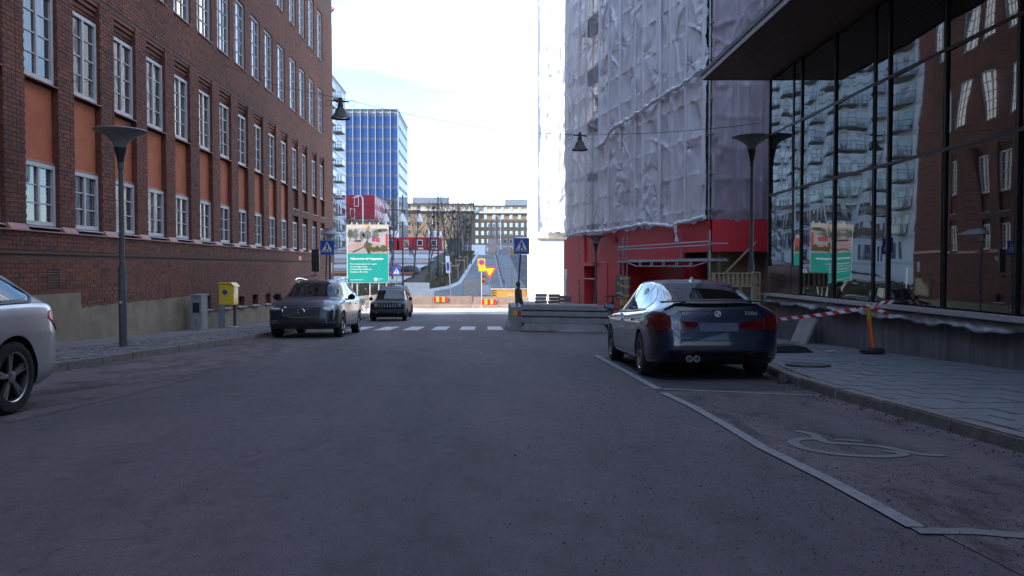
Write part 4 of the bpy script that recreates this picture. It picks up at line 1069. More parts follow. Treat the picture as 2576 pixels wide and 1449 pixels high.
# --- dark blue hatchback with spoiler, seen from behind
GT = dict(L=4.82, W=1.83, r=.335, ya_r=-1.43, ya_f=1.49, paint='paint_blue', spokes=5, style=1, crease=.8, sill=.3,
    top=[(-2.41, 1.04), (-2.36, 1.1), (-2.2, 1.135), (-1.9, 1.215), (-1.5, 1.345), (-1.05, 1.45), (-.5, 1.503), (0, 1.51), (.35, 1.47), (.7, 1.35), (1.2, 1.06), (1.35, 1.0), (1.8, .93), (2.2, .83), (2.41, .74)],
    belt=[(-2.41, .98), (-2.0, 1.01), (-1.2, .985), (0, .95), (1.0, .92), (1.4, .9), (2.1, .78), (2.41, .7)],
    wm=[(-2.41, .56), (-2.4, .66), (-2.37, .77), (-2.3, .875), (-2.2, .93), (-2.05, .97), (-1.5, 1.0), (0, .985), (1.5, .99), (2.0, .95), (2.3, .82), (2.38, .7), (2.41, .55)],
    wr=[(-2.41, .6), (-2.0, .6), (-1.2, .6), (0, .635), (.6, .62), (1.3, .6), (2.41, .5)],
    bot=[(-2.41, .3), (-2.2, .24), (-1.5, .18), (1.6, .18), (2.2, .2), (2.41, .26)],
    front=[(0, -.1), (.3, -.02), (.5, 0), (.75, -.08), (1.0, -.25), (1.6, -.4)], rear=[(0, -.18), (.3, -.06), (.48, 0), (.62, 0), (.7, -.035), (.9, -.07), (1.04, -.1), (1.6, -.2)])
gt, bv = make_car('parked_car', (3.13, 12.05, g(12.05)), R(-1.2), GT, 'dark blue hatchback with black rear spoiler parked in the right-hand bay', math.atan(SL)); gt.scale = (.94, .94, .89); gt.location = (3.02, 11.85, g(11.85))
rg_ = patch(bv, [(-.60, 1.155), (.60, 1.155), (.60, 1.2), (.515, 1.4), (.46, 1.435), (.25, 1.452), (-.25, 1.452), (-.46, 1.435), (-.515, 1.4), (-.60, 1.2)], 'y', -1, M['car_glass'], 'rear_window', gt, .005, .05)
for s_ in (-1, 1):
    side_window(bv, gt, [(-1.52, 1.03), (-1.62, 1.1), (-1.55, 1.18), (-1.25, 1.325), (-1.02, 1.385), (-1.06, 1.02)], s_, 'quarter_window')
    side_window(bv, gt, [(-1.03, 1.02), (-.99, 1.39), (-.55, 1.43), (-.2, 1.435), (-.2, .99)], s_)
    side_window(bv, gt, [(-.14, .99), (-.14, 1.435), (.2, 1.42), (.6, 1.3), (1.0, 1.09), (1.1, .985)], s_)
    patch(bv, line_patch([(-1.55, 1.005), (-1.0, .995), (-.2, .968), (1.15, .955)], .022), 'x', s_, M['plastic_black'], 'window_trim', gt, .008, .1)
    patch(bv, line_patch([(-.17, .28), (-.17, .95)], .008), 'x', s_, M['plastic_black'], 'door_gap', gt, .001, .1, .004)
    patch(bv, line_patch([(-1.05, .5), (-1.08, .95)], .008), 'x', s_, M['plastic_black'], 'door_gap', gt, .001, .1, .004)
    patch(bv, [(-.95, .82), (-.95, .86), (-.72, .855), (-.72, .82)], 'x', s_, M['paint_blue'], 'door_handle', gt, .03, .1, .03)
    patch(bv, [(.1, .8), (.1, .84), (.33, .835), (.33, .8)], 'x', s_, M['paint_blue'], 'door_handle', gt, .03, .1, .03)
    # tail lamp: outer block on the wing, inner block on the hatch
    tl = [(s_ * .88, .75), (s_ * .88, .89), (s_ * .84, .935), (s_ * .72, .95), (s_ * .62, .915), (s_ * .6, .73), (s_ * .8, .72)]
    patch(bv, tl if s_ < 0 else tl, 'y', -1, M['tail_red'], 'tail_lamp', gt, .012, .04)
    patch(bv, [(s_ * .595, .73), (s_ * .61, .865), (s_ * .3, .835), (s_ * .275, .8), (s_ * .33, .74)], 'y', -1, M['tail_red'], 'hatch_lamp', gt, .011, .05)
    patch(bv, [(-1.95, .73), (-1.98, .93), (-2.35, .95), (-2.35, .72), (-2.2, .68)], 'x', s_, M['tail_red'], 'side_lamp', gt, .008, .05)
    patch(bv, [(s_ * .6, .395), (s_ * .6, .425), (s_ * .36, .42), (s_ * .36, .4)], 'y', -1, M['tail_red'], 'reflector', gt, .006, .1)
    mir = MB(); mir.box((s_ * 1.02, .82, 1.03), (.2, .12, .15), taper=.8); mo = mir.build('mirror', M['paint_blue'], gt, smooth=60, local=True, bevel=.035)
    mg = MB(); mg.box((s_ * 1.02, .755, 1.03), (.15, .006, .1)); mg.build('mirror_glass', M['car_glass'], mo, local=True); MB().box((s_ * .9, .85, .985), (.12, .05, .04)).build('mirror_arm', M['plastic_black'], mo, local=True)
patch(bv, [(-.26, .705), (.26, .705), (.26, .825), (-.26, .825)], 'y', -1, M['plate_blur'], 'number_plate', gt, .012, .1)
patch(bv, line_patch([(-.6, .69), (-.52, .6), (-.4, .578), (.4, .578), (.52, .6), (.6, .69)], .012), 'y', -1, M['plastic_black'], 'hatch_gap', gt, .003, .08, .006)
patch(bv, line_patch([(-.62, 1.06), (-.3, 1.072), (.3, 1.072), (.62, 1.06)], .014), 'y', -1, M['plastic_black'], 'hatch_gap', gt, .003, .08, .006)
patch(bv, [(-.66, .33), (-.68, .44), (-.5, .45), (-.42, .415), (.42, .415), (.5, .45), (.68, .44), (.66, .33), (.4, .3), (-.4, .3)], 'y', -1, M['paint_black'], 'bumper_insert', gt, .006, .06)
for x in (-.41, -.31):
    MB().lathe([(.043, -2.43), (.043, -2.38), (.036, -2.38), (.036, -2.43), (.043, -2.43)], (x, .0, .325), 'Y', 20, False).build('exhaust_pipe', M['exhaust_ring'], gt, smooth=40, local=True)
    MB().lathe([(.036, -2.42), (.001, -2.42)], (x, 0, .325), 'Y', 16, False).build('exhaust_bore', M['plastic_black'], gt, local=True)
MB().box((.12, -2.385, .5), (.03, .03, .03)).build('tow_cap', M['plastic_black'], gt, local=True)
# spoiler blade
P0 = [(x, -2.36 + .16 * (abs(x) / .8) ** 2.2, 1.155 - .035 * (abs(x) / .8) ** 2) for x in np.linspace(-.73, .73, 21)]
vs = []; 
for (x, y, z) in P0: vs += [(x, y, z), (x, y + .13, z + .012), (x, y + .13, z - .012), (x, y, z - .016)]
mb = MB(); mb.add(vs, [(4 * i + a, 4 * i + (a + 1) % 4, 4 * i + 4 + (a + 1) % 4, 4 * i + 4 + a) for i in range(20) for a in range(4)] + [(0, 1, 2, 3), (83, 82, 81, 80)])
spo = mb.build('spoiler', M['plastic_black'], gt, smooth=40, local=True)
for x in (-.45, .45): MB().box((x, -2.24, 1.12), (.06, .08, .05)).build('spoiler_foot', M['plastic_black'], spo, local=True)
mb = MB(); mb.add([(-.02, -1.0, 1.452), (.02, -1.0, 1.452), (.025, -.8, 1.475), (-.025, -.8, 1.475), (0, -.96, 1.53), (0, -.88, 1.525)], [(0, 1, 4), (1, 2, 5, 4), (2, 3, 5), (3, 0, 4, 5)]); mb.build('antenna_fin', M['paint_blue'], gt, smooth=50, local=True)
# badges
def disc(cx, cz, r, y, mat, parent, name, th=.012, a0=0, a1=360, nn=24):
    mb = MB(); P_ = ([(cx, y, cz)] if a1 - a0 < 360 else []) + [(cx + r * math.cos(R(a)), y, cz + r * math.sin(R(a))) for a in np.linspace(a0, a1, nn, endpoint=a1 - a0 < 360)]
    mb.prism(P_, (0, th, 0)); return mb.build(name, mat, parent, local=True)
hy = bv.ray_cast(Vector((0, -6, .955)), Vector((0, 1, 0)))[0].y
em = disc(0, .955, .042, hy - .01, M['chrome'], gt, 'emblem', .012); disc(0, .955, .037, hy - .0125, M['sign_black'], em, 'emblem_ring', .003); disc(0, .955, .026, hy - .015, M['sign_white'], em, 'emblem_centre', .003)
for a in (90, 270): disc(0, .955, .026, hy - .0175, M['sign_blue'], em, 'emblem_quarter', .003, a, a + 90, 8)
text('GT', .085, M['badge_metal'], gt, (-.56, bv.ray_cast(Vector((-.5, -6, .95)), Vector((0, 1, 0)))[0].y - .004, .945), name='badge', sx=1.5, bold=.001, local=True, ext=.006)
text('320d', .07, M['exhaust_ring'], gt, (.36, bv.ray_cast(Vector((.42, -6, .95)), Vector((0, 1, 0)))[0].y - .004, .94), name='badge', sx=1.2, local=True, ext=.006)
text('xDrive', .045, M['badge_metal'], gt, (-.53, bv.ray_cast(Vector((-.5, -6, .62)), Vector((0, 1, 0)))[0].y - .006, .61), name='badge', sx=1.1, local=True, ext=.005)

# --- silver white car at the left edge, its rear wheel and tail in view
WC = dict(GT); WC.update(paint='paint_silver', spokes=5, style=1, rim='rim_metal', crease=.72,
    top=[(-2.41, .96), (-2.36, 1.02), (-2.2, 1.11), (-1.95, 1.25), (-1.5, 1.385), (-1.05, 1.44), (-.5, 1.47), (0, 1.47), (.35, 1.42), (.7, 1.3), (1.2, 1.04), (1.35, .98), (1.8, .92), (2.2, .83), (2.41, .74)])
wc, bv = make_car('parked_car', (-5.12, 5.72, g(5.72)), R(180), WC, 'silver white car cut off by the left edge with red tail lamp', -math.atan(SL))
for s_ in (-1, 1):
    side_window(bv, wc, [(-1.76, 1.045), (-1.84, 1.075), (-1.79, 1.13), (-1.5, 1.27), (-1.1, 1.355), (-.8, 1.385), (-.2, 1.4), (-.2, .99), (-.9, 1.0)], s_)
    side_window(bv, wc, [(-.14, .985), (-.14, 1.37), (.2, 1.355), (.6, 1.235), (1.0, 1.05), (1.1, .97)], s_)
    patch(bv, line_patch([(-.2, .97), (-.9, .985), (-1.78, 1.02), (-1.88, 1.065), (-1.83, 1.145), (-1.52, 1.29), (-1.1, 1.38), (-.8, 1.405), (-.2, 1.42)], .024), 'x', s_, M['plastic_black'], 'window_trim', wc, .01, .1)
    patch(bv, [(-2.0, .87), (-2.04, .935), (-2.33, .94), (-2.36, .76), (-2.24, .73)], 'x', s_, M['tail_bright'], 'side_lamp', wc, .01, .04)
    patch(bv, [(s_ * .78, .74), (s_ * .78, .9), (s_ * .7, .93), (s_ * .35, .88), (s_ * .36, .76)], 'y', -1, M['tail_bright'], 'tail_lamp', wc, .012, .05)
    patch(bv, [(-.72, .83), (-.72, .87), (-.95, .875), (-.95, .835)], 'x', s_, M['paint_silver'], 'door_handle', wc, .03, .1, .03)
    patch(bv, line_patch([(-.17, .28), (-.17, .95)], .008), 'x', s_, M['plastic_black'], 'door_gap', wc, .001, .1, .004)
    patch(bv, line_patch([(-1.02, .55), (-1.1, .97)], .008), 'x', s_, M['plastic_black'], 'door_gap', wc, .001, .1, .004)
patch(bv, [(-.56, 1.1), (.56, 1.1), (.5, 1.33), (.3, 1.38), (-.3, 1.38), (-.5, 1.33)], 'y', -1, M['car_glass'], 'rear_window', wc, .006, .06)

# --- dark grey crossover facing us
XC = dict(L=4.69, W=1.9, r=.36, ya_r=-1.42, ya_f=1.45, paint='paint_grey', spokes=5, style=1, crease=.72, sill=.34,
    top=[(-2.345, 1.0), (-2.3, 1.2), (-2.15, 1.42), (-1.9, 1.54), (-1.3, 1.63), (-.5, 1.66), (.1, 1.635), (.45, 1.56), (.9, 1.3), (1.2, 1.11), (1.35, 1.075), (1.8, 1.045), (2.15, .98), (2.345, .9)],
    belt=[(-2.345, .99), (-2.1, 1.12), (-1.2, 1.07), (0, 1.03), (1.1, 1.0), (1.6, .98), (2.1, .9), (2.345, .84)],
    wm=[(-2.345, .78), (-2.2, .9), (-1.9, .97), (-1.4, 1.0), (0, .985), (1.45, 1.0), (1.95, .97), (2.15, .925), (2.27, .85), (2.32, .77), (2.345, .64)],
    wr=[(-2.345, .58), (-1.9, .62), (0, .66), (.6, .645), (1.2, .62), (2.345, .5)],
    bot=[(-2.345, .36), (-2.1, .3), (-1.5, .24), (1.5, .24), (2.1, .24), (2.345, .27)],
    front=[(0, -.12), (.27, -.05), (.4, 0), (.6, .0), (.85, -.05), (.95, -.12), (1.1, -.3), (1.7, -.4)], rear=[(0, -.1), (.5, 0), (.8, -.02), (1.1, -.1), (1.7, -.4)])
vo, bv = make_car('parked_car', (-4.93, 23.7, g(23.7)), R(180), XC, 'dark grey crossover facing the camera beside the left kerb', -math.atan(SL)); vo.scale = (1.05, 1, 1.02)
patch(bv, [(-.7, 1.14), (.7, 1.14), (.66, 1.3), (.56, 1.52), (.45, 1.565), (.2, 1.585), (-.2, 1.585), (-.45, 1.565), (-.56, 1.52), (-.66, 1.3)], 'y', 1, M['car_glass'], 'windscreen', vo, .006, .06)
gr = patch(bv, [(-.46, .83), (.46, .83), (.5, .8), (.46, .62), (.3, .575), (-.3, .575), (-.46, .62), (-.5, .8)], 'y', 1, M['plastic_black'], 'grille', vo, .008, .06)
gy_ = lambda x, z: bv.ray_cast(Vector((x, 6, z)), Vector((0, -1, 0)))[0].y
for k in range(21):
    x = -.44 + .044 * k
    if abs(x) > .07: MB().tube([(x, gy_(x, .6) + .012, .6), (x, gy_(x, .81) + .014, .81)], .008, 5).build('grille_bar', M['iron_dark'], gr, local=True)
patch(bv, line_patch([(-.47, .62), (-.5, .8), (-.46, .835), (0, .842), (.46, .835), (.5, .8), (.47, .62), (.3, .572), (0, .566), (-.3, .572), (-.47, .62)], .018), 'y', 1, M['chrome'], 'grille_surround', vo, .016, .06)
ye = gy_(0, .71) + .02
mb = MB(); mb.tube([(.085 * math.cos(a), ye, .71 + .085 * math.sin(a)) for a in np.linspace(0, 2 * math.pi, 25)], .013, 6, False); em = mb.build('emblem', M['chrome'], vo, local=True)
MB().box((0, ye + .004, .71), (.15, .012, .035)).build('emblem_bar', M['iron_dark'], em, local=True)
MB().tube([(.46, gy_(.46, .6) + .02, .6), (-.0, ye - .008, .72), (-.2, ye - .008, .8)], .009, 5).build('diagonal_bar', M['chrome'], em, local=True)
for s_ in (-1, 1):
    patch(bv, [(s_ * .53, .78), (s_ * .53, .825), (s_ * .7, .87), (s_ * .92, .92), (s_ * .93, .83), (s_ * .88, .76), (s_ * .7, .745)], 'y', 1, M['headlamp'], 'headlamp', vo, .01, .05)
    patch(bv, line_patch([(s_ * .56, .79), (s_ * .74, .8), (s_ * .9, .86)], .02), 'y', 1, M['white_paint'], 'light_bar', vo, .016, .06)
    patch(bv, [(s_ * .5, .4), (s_ * .56, .5), (s_ * .84, .53), (s_ * .86, .42), (s_ * .6, .38)], 'y', 1, M['plastic_black'], 'air_intake', vo, .006, .06)
    patch(bv, line_patch([(s_ * .84, .5), (s_ * .62, .47), (s_ * .66, .42), (s_ * .84, .43)], .015), 'y', 1, M['chrome'], 'intake_trim', vo, .012, .06)
    side_window(bv, vo, [(-1.95, 1.17), (-1.75, 1.36), (-1.35, 1.5), (-1.05, 1.53), (-1.1, 1.12)], s_, 'quarter_window')
    side_window(bv, vo, [(-1.04, 1.115), (-1.0, 1.535), (-.5, 1.56), (-.18, 1.56), (-.18, 1.085)], s_)
    side_window(bv, vo, [(-.1, 1.08), (-.1, 1.56), (.2, 1.54), (.55, 1.42), (.95, 1.18), (1.0, 1.065)], s_)
    patch(bv, line_patch([(-1.2, 1.095), (-.2, 1.065), (1.05, 1.045)], .02), 'x', s_, M['chrome'], 'window_trim', vo, .01, .1)
    patch(bv, line_patch([(-.14, .35), (-.14, 1.05)], .008), 'x', s_, M['plastic_black'], 'door_gap', vo, .001, .1, .004)
    patch(bv, line_patch([(.95, .35), (1.0, 1.0)], .008), 'x', s_, M['plastic_black'], 'door_gap', vo, .001, .1, .004)
    patch(bv, line_patch([(-1.05, .55), (-1.1, 1.08)], .008), 'x', s_, M['plastic_black'], 'door_gap', vo, .001, .1, .004)
    for y in (-.95, .05): patch(bv, [(y, .92), (y, .95), (y + .23, .945), (y + .23, .915)], 'x', s_, M['paint_grey'], 'door_handle', vo, .03, .1, .03)
    MB().tube([(s_ * .6, -1.5, 1.6), (s_ * .62, -1.3, 1.66), (s_ * .635, -.4, 1.695), (s_ * .62, .2, 1.66), (s_ * .6, .4, 1.6)], .02, 8).build('roof_rail', M['chrome'], vo, smooth=40, local=True)
    mir = MB(); mir.box((s_ * 1.04, .72, 1.13), (.22, .13, .17), taper=.8); mo = mir.build('mirror', M['paint_black'], vo, smooth=60, local=True, bevel=.04); MB().box((s_ * .92, .74, 1.06), (.12, .06, .04)).build('mirror_arm', M['plastic_black'], mo, local=True)
patch(bv, [(-.26, .42), (.26, .42), (.26, .54), (-.26, .54)], 'y', 1, M['sign_black'], 'number_plate', vo, .014, .1)
patch(bv, [(-.42, .31), (.42, .31), (.5, .4), (-.5, .4)], 'y', 1, M['plastic_black'], 'lower_grille', vo, .006, .06)
patch(bv, line_patch([(-.88, .3), (-.4, .285), (.4, .285), (.88, .3)], .03), 'y', 1, M['iron_dark'], 'skid_plate', vo, .012, .06)

# --- small boxy black off-roader facing us
JP = dict(L=4.24, W=1.8, r=.35, ya_r=-1.27, ya_f=1.3, paint='paint_black', spokes=5, style=0, rim='rim_dark', crease=.8, sill=.36, cladding=True,
    top=[(-2.12, 1.1), (-2.09, 1.45), (-2.0, 1.6), (-1.8, 1.655), (-.8, 1.68), (.2, 1.65), (.42, 1.6), (.75, 1.32), (1.0, 1.14), (1.1, 1.1), (1.6, 1.085), (1.95, 1.06), (2.12, 1.0)],
    belt=[(-2.12, 1.05), (-1.2, 1.05), (0, 1.03), (1.0, 1.03), (1.7, 1.02), (2.12, .97)],
    wm=[(-2.12, .86), (-2.0, .95), (-1.7, .985), (-1.2, 1.0), (0, .985), (1.3, 1.0), (1.8, .985), (2.02, .95), (2.12, .88)],
    wr=[(-2.12, .68), (-1.6, .7), (0, .71), (.6, .7), (1.1, .68), (2.12, .6)],
    bot=[(-2.12, .38), (-1.5, .26), (1.5, .26), (2.12, .32)],
    front=[(0, -.16), (.35, -.06), (.5, 0), (.66, 0), (.75, -.04), (1.0, -.07), (1.7, -.1)], rear=[(0, -.1), (.5, 0), (.9, -.03), (1.7, -.1)])
jp, bv = make_car('parked_car', (-4.66, 40.5, g(40.5)), R(180), JP, 'small boxy black off-roader with seven-slot grille past the crosswalk', -math.atan(.031))
patch(bv, [(-.7, 1.15), (.7, 1.15), (.63, 1.5), (.55, 1.575), (.2, 1.6), (-.2, 1.6), (-.55, 1.575), (-.63, 1.5)], 'y', 1, M['car_glass'], 'windscreen', jp, .006, .06)
gr = patch(bv, [(-.72, .83), (-.7, .98), (.7, .98), (.72, .83), (.6, .79), (-.6, .79)], 'y', 1, M['sign_black'], 'grille', jp, .006, .06)
for k in range(7): patch(bv, [(-.4 + .135 * k - .015, .82), (-.4 + .135 * k - .015, .955), (-.4 + .135 * k + .01, .955), (-.4 + .135 * k + .01, .82)], 'y', 1, M['rim_metal'], 'grille_slot', gr, .016, .1)
gy_ = lambda x, z: bv.ray_cast(Vector((x, 6, z)), Vector((0, -1, 0)))[0].y
for s_ in (-1, 1):
    y = gy_(s_ * .58, .89)
    h_ = MB().lathe([(.1, y - .02), (.1, y + .02), (.085, y + .028), (.001, y + .03)], (s_ * .58, 0, .89), 'Y', 24, False).build('headlamp', M['headlamp'], jp, smooth=40, local=True)
    MB().lathe([(.1, y + .015), (.108, y + .03), (.095, y + .03)], (s_ * .58, 0, .89), 'Y', 24, False).build('lamp_ring', M['rim_dark'], h_, smooth=40, local=True)
    MB().lathe([(.045, gy_(s_ * .55, .54) - .01), (.045, gy_(s_ * .55, .54) + .015), (.001, gy_(s_ * .55, .54) + .018)], (s_ * .55, 0, .54), 'Y', 16, False).build('fog_lamp', M['headlamp'], jp, smooth=40, local=True)
    patch(bv, [(s_ * .7, .6), (s_ * .7, .63), (s_ * .82, .64), (s_ * .82, .6)], 'y', 1, M['headlamp'], 'marker_lamp', jp, .01, .1)
    side_window(bv, jp, [(-1.85, 1.12), (-1.85, 1.52), (-1.2, 1.56), (-1.2, 1.1)], s_, 'quarter_window'); side_window(bv, jp, [(-1.12, 1.1), (-1.12, 1.565), (-.3, 1.575), (-.3, 1.08)], s_); side_window(bv, jp, [(-.22, 1.08), (-.22, 1.575), (.2, 1.56), (.42, 1.5), (.8, 1.18), (.82, 1.08)], s_)
    MB().tube([(s_ * .62, -1.6, 1.64), (s_ * .63, -1.4, 1.7), (s_ * .64, -.2, 1.715), (s_ * .62, .1, 1.65)], .02, 8).build('roof_rail', M['dark_metal'], jp, smooth=40, local=True)
    mir = MB(); mir.box((s_ * 1.0, .62, 1.13), (.2, .12, .18), taper=.85); mir.build('mirror', M['plastic_black'], jp, smooth=60, local=True, bevel=.035)
patch(bv, [(-.26, .58), (.26, .58), (.26, .7), (-.26, .7)], 'y', 1, M['sign_black'], 'number_plate', jp, .03, .1)
patch(bv, [(-.86, .36), (-.86, .72), (.86, .72), (.86, .36), (.5, .33), (-.5, .33)], 'y', 1, M['plastic_black'], 'bumper_cladding', jp, .004, .08)
text('Jeep', .07, M['chrome'], jp, (.1, gy_(0, 1.0) - .0, 1.0), (R(90), 0, R(180)), name='badge', local=True, sx=1.1)
# ------------------------------------------------------------------ street furniture
def funnel_lamp(x, y, h, w, zb, label):
    r_ = empty('street_lamp', (x, y, zb), 0, label, 'street lamp', 'funnel-topped street lamps')
    MB().lathe([(.075, -.1), (.075, h * .36), (.05, h * .385), (.045, h - .75), (.06, h - .74), (.06, h - .62)], n=14).build('post', M['pole_grey'], r_, smooth=40, local=True)
    MB().lathe([(.06, h - .62), (.075, h - .52), (.115, h - .36), (.12, h - .33)], n=20).build('neck', M['dark_metal'], r_, smooth=40, local=True)
    MB().lathe([(.11, h - .335), (.15, h - .22), (w * .28, h - .1), (w * .47, h - .02), (w * .5, h), (w * .49, h + .015), (w * .3, h + .03), (.001, h + .05)], n=36, cap=False).build('funnel_shade', M['galvanised_dull'], r_, smooth=50, local=True)
    MB().box((0, -.0, h * .385), (.1, .1, .02)).build('collar', M['pole_grey'], r_, local=True)
    return r_
simple('galvanised_dull', (.24, .24, .245), .5, .2, var=.2, scale=9)
funnel_lamp(-7.04, 15.5, 4.22, .98, g(15.5) + .13, 'funnel street lamp in front of the brick facade on the left pavement')
funnel_lamp(6.97, 19.9, 5.15, 1.04, g(19.9) + .1, 'funnel street lamp before the corner of the glass facade')
funnel_lamp(4.84, 33, 3.8, .86, g(33), 'small funnel street lamp standing against the red hoarding')
o = MB().box((-7.04 + .0, 15.415, .32), (.05, .012, .05)).build('sticker', M['paper'], bpy.data.objects['street_lamp'])
# hanging bell lamps on their wire
def bell(x, y, z, label):
    r_ = empty('bell_lamp', (x, y, z), 0, label, 'hanging lamp', 'bell lamps hung over the street')
    MB().lathe([(.245, 0), (.25, .02), (.2, .07), (.15, .15), (.115, .25), (.1, .27)], n=28, cap=False).build('bell_shade', M['iron_dark'], r_, smooth=50, local=True)
    MB().lathe([(.1, .265), (.075, .29), (.07, .4), (.04, .42), (.03, .5)], n=16).build('lamp_neck', M['dark_metal'], r_, smooth=40, local=True)
    MB().tube([(-.22, 0, .47), (.22, 0, .44)], .022, 6).build('spreader', M['dark_metal'], r_, local=True); MB().box((0, 0, .52), (.09, .07, .05)).build('clamp', M['dark_metal'], r_, local=True)
    for s_ in (-.3, .3):
        MB().tube([(s_ + .075 * math.cos(a), 0, .4 + .075 * math.sin(a)) for a in np.linspace(0, 2 * math.pi, 17)], .006, 5, False).build('cable_loop', M['dark_metal'], r_, local=True)
    MB().lathe([(.2, .03), (.001, .01)], n=20, cap=False).build('diffuser', M['lamp_glass'], r_, local=True)
bell(-3.68, 20.5, 4.86, 'bell-shaped street lamp hung near the brick facade'); bell(3.02, 24, 4.6, 'bell-shaped street lamp hung before the white sheeting')
def wire(pts, r, label, name='wire'):
    mb = MB(); P_ = []
    for (a, b_, sag) in pts:
        a, b_ = Vector(a), Vector(b_)
        for i in range(13): t = i / 12; p = a.lerp(b_, t); p.z -= sag * 4 * t * (1 - t); P_.append(p)
    mb.tube(P_, r, 5); return tag(mb.build(name, M['dark_metal']), label, 'wire')
wire([((-8.99, 27.6, 8.06), (-3.68, 20.5, 5.4), .15), ((-3.68, 20.5, 5.4), (3.02, 24, 5.08), .22), ((3.02, 24, 5.08), (7.0, 19.3, 4.6), .08)], .007, 'thin wire slung across the street carrying the two bell lamps')
# utility cabinet and yellow letterbox
zc = g(25) + .14
cb = empty('utility_cabinet', (-8.55, 24.0, zc), 0, 'narrow grey utility cabinet against the stucco base', 'cabinet')
MB().b2((-8.75, 23.7, zc - .1), (-8.45, 24.25, zc + 1.1)).build('body', M['cabinet_grey'], cb, bevel=.01); MB().b2((-8.78, 23.66, zc + 1.1), (-8.42, 24.29, zc + 1.15)).build('cap', M['concrete'], cb, bevel=.01)
MB().b2((-8.448, 23.75, zc + .1), (-8.44, 24.2, zc + 1.02)).build('door', M['concrete'], cb); MB().box((-8.6, 23.697, zc + .75), (.2, .006, .3)).build('tag_marks', M['paint_blue'], cb)
zc = g(26.2) + .14
lb = empty('letterbox', (-8.4, 26.1, zc), 0, 'yellow letterbox on grey posts beside the utility cabinet', 'letterbox')
LBX, LBY = -8.62, 25.78
mb = MB(); mb.prism([(LBX, LBY, zc + .78), (LBX + .48, LBY, zc + .78), (LBX + .48, LBY, zc + 1.38), (LBX + .36, LBY, zc + 1.47), (LBX, LBY, zc + 1.47)], (0, .5, 0)); mb.build('box', M['yellow_box'], lb, bevel=.02)
mb = MB(); mb.prism([(LBX - .02, LBY - .03, zc + 1.475), (LBX + .4, LBY - .03, zc + 1.475), (LBX + .52, LBY - .03, zc + 1.37), (LBX + .52, LBY - .03, zc + 1.4), (LBX + .4, LBY - .03, zc + 1.51), (LBX - .02, LBY - .03, zc + 1.51)], (0, .56, 0)); mb.build('lid', M['yellow_box'], lb)
MB().b2((LBX - .02, LBY + .0, zc - .05), (LBX + .2, LBY + .06, zc + .776)).build('post', M['cabinet_grey'], lb); MB().b2((LBX + .34, LBY + .4, zc - .05), (LBX + .42, LBY + .48, zc + .778)).build('post', M['iron_dark'], lb)
MB().lathe([(.08, LBY - .012), (.08, LBY)], (LBX + .2, 0, zc + 1.2), 'Y', 24).build('emblem', M['sign_blue'], lb); MB().b2((LBX + .483, LBY + .12, zc + 1.16), (LBX + .49, LBY + .38, zc + 1.3)).build('notice', M['sign_white'], lb)
MB().b2((LBX + .2, LBY + .05, zc - .02), (LBX + .5, LBY + .5, zc + .06)).build('foot', M['concrete'], lb)
# signs
def ped_sign(x, y, z, s, zb, label, lean=0, dx=0):
    r_ = empty('crossing_sign', (x, y, zb), 0, label, 'road sign', 'blue pedestrian crossing signs')
    zl = z - zb
    MB().tube([(dx, .03, -.05), (lean, .03, zl + s * .45)], .03, 8).build('post', M['pole_grey'], r_, smooth=40, local=True)
    def P3(pts): return [(lean + a * s, -.02, zl + b_ * s) for a, b_ in pts]
    def flat(pts, d, mat, name):
        mb = MB(); mb.prism([(p[0], p[1] - d, p[2]) for p in P3(pts)], (0, .004, 0)); return mb.build(name, mat, r_, local=True)
    MB().box((lean, -.012, zl), (s * 1.02, .012, s * 1.06)).build('plate_edge', M['galvanised'], r_, local=True, bevel=.004)
    flat([(-.49, -.5), (.49, -.5), (.49, .5), (-.49, .5)], .0, M['sign_blue'], 'plate')
    flat([(-.42, -.33), (.42, -.33), (0, .43)], .005, M['sign_white'], 'triangle')
    for k in range(4): flat([(-.33 + k * .19, -.31), (-.21 + k * .19, -.31), (-.18 + k * .19, -.22), (-.29 + k * .19, -.22)], .01, M['sign_black'], 'stripe_mark')
    flat([(-.04, .2), (-.055, .25), (-.035, .3), (.0, .315), (.03, .29), (.035, .25), (.015, .2)], .011, M['sign_black'], 'walker_head')
    flat([(-.03, .2), (.03, .2), (.07, .12), (.075, .0), (.05, -.03), (.045, .06), (.05, -.06), (.2, -.2), (.16, -.235), (.01, -.1), (-.06, -.17), (-.14, -.24), (-.17, -.21), (-.09, -.11), (-.06, -.02), (-.06, .1), (-.11, .06), (-.14, .07), (-.08, .15)], .012, M['sign_black'], 'walker_body')
    return r_
ped_sign(-6.56, 33, 1.81, .58, g(33) + .13, 'blue pedestrian crossing sign on a leaning pole at the brick corner', .05, -.1)
ped_sign(1.38, 27.2, 1.73, .54, g(27.2), 'blue pedestrian crossing sign above the grey barrier on the right', .0, -.22)
ped_sign(-6.78, 62, .61, .6, g(62), 'small distant blue crossing sign beside the teal billboard')
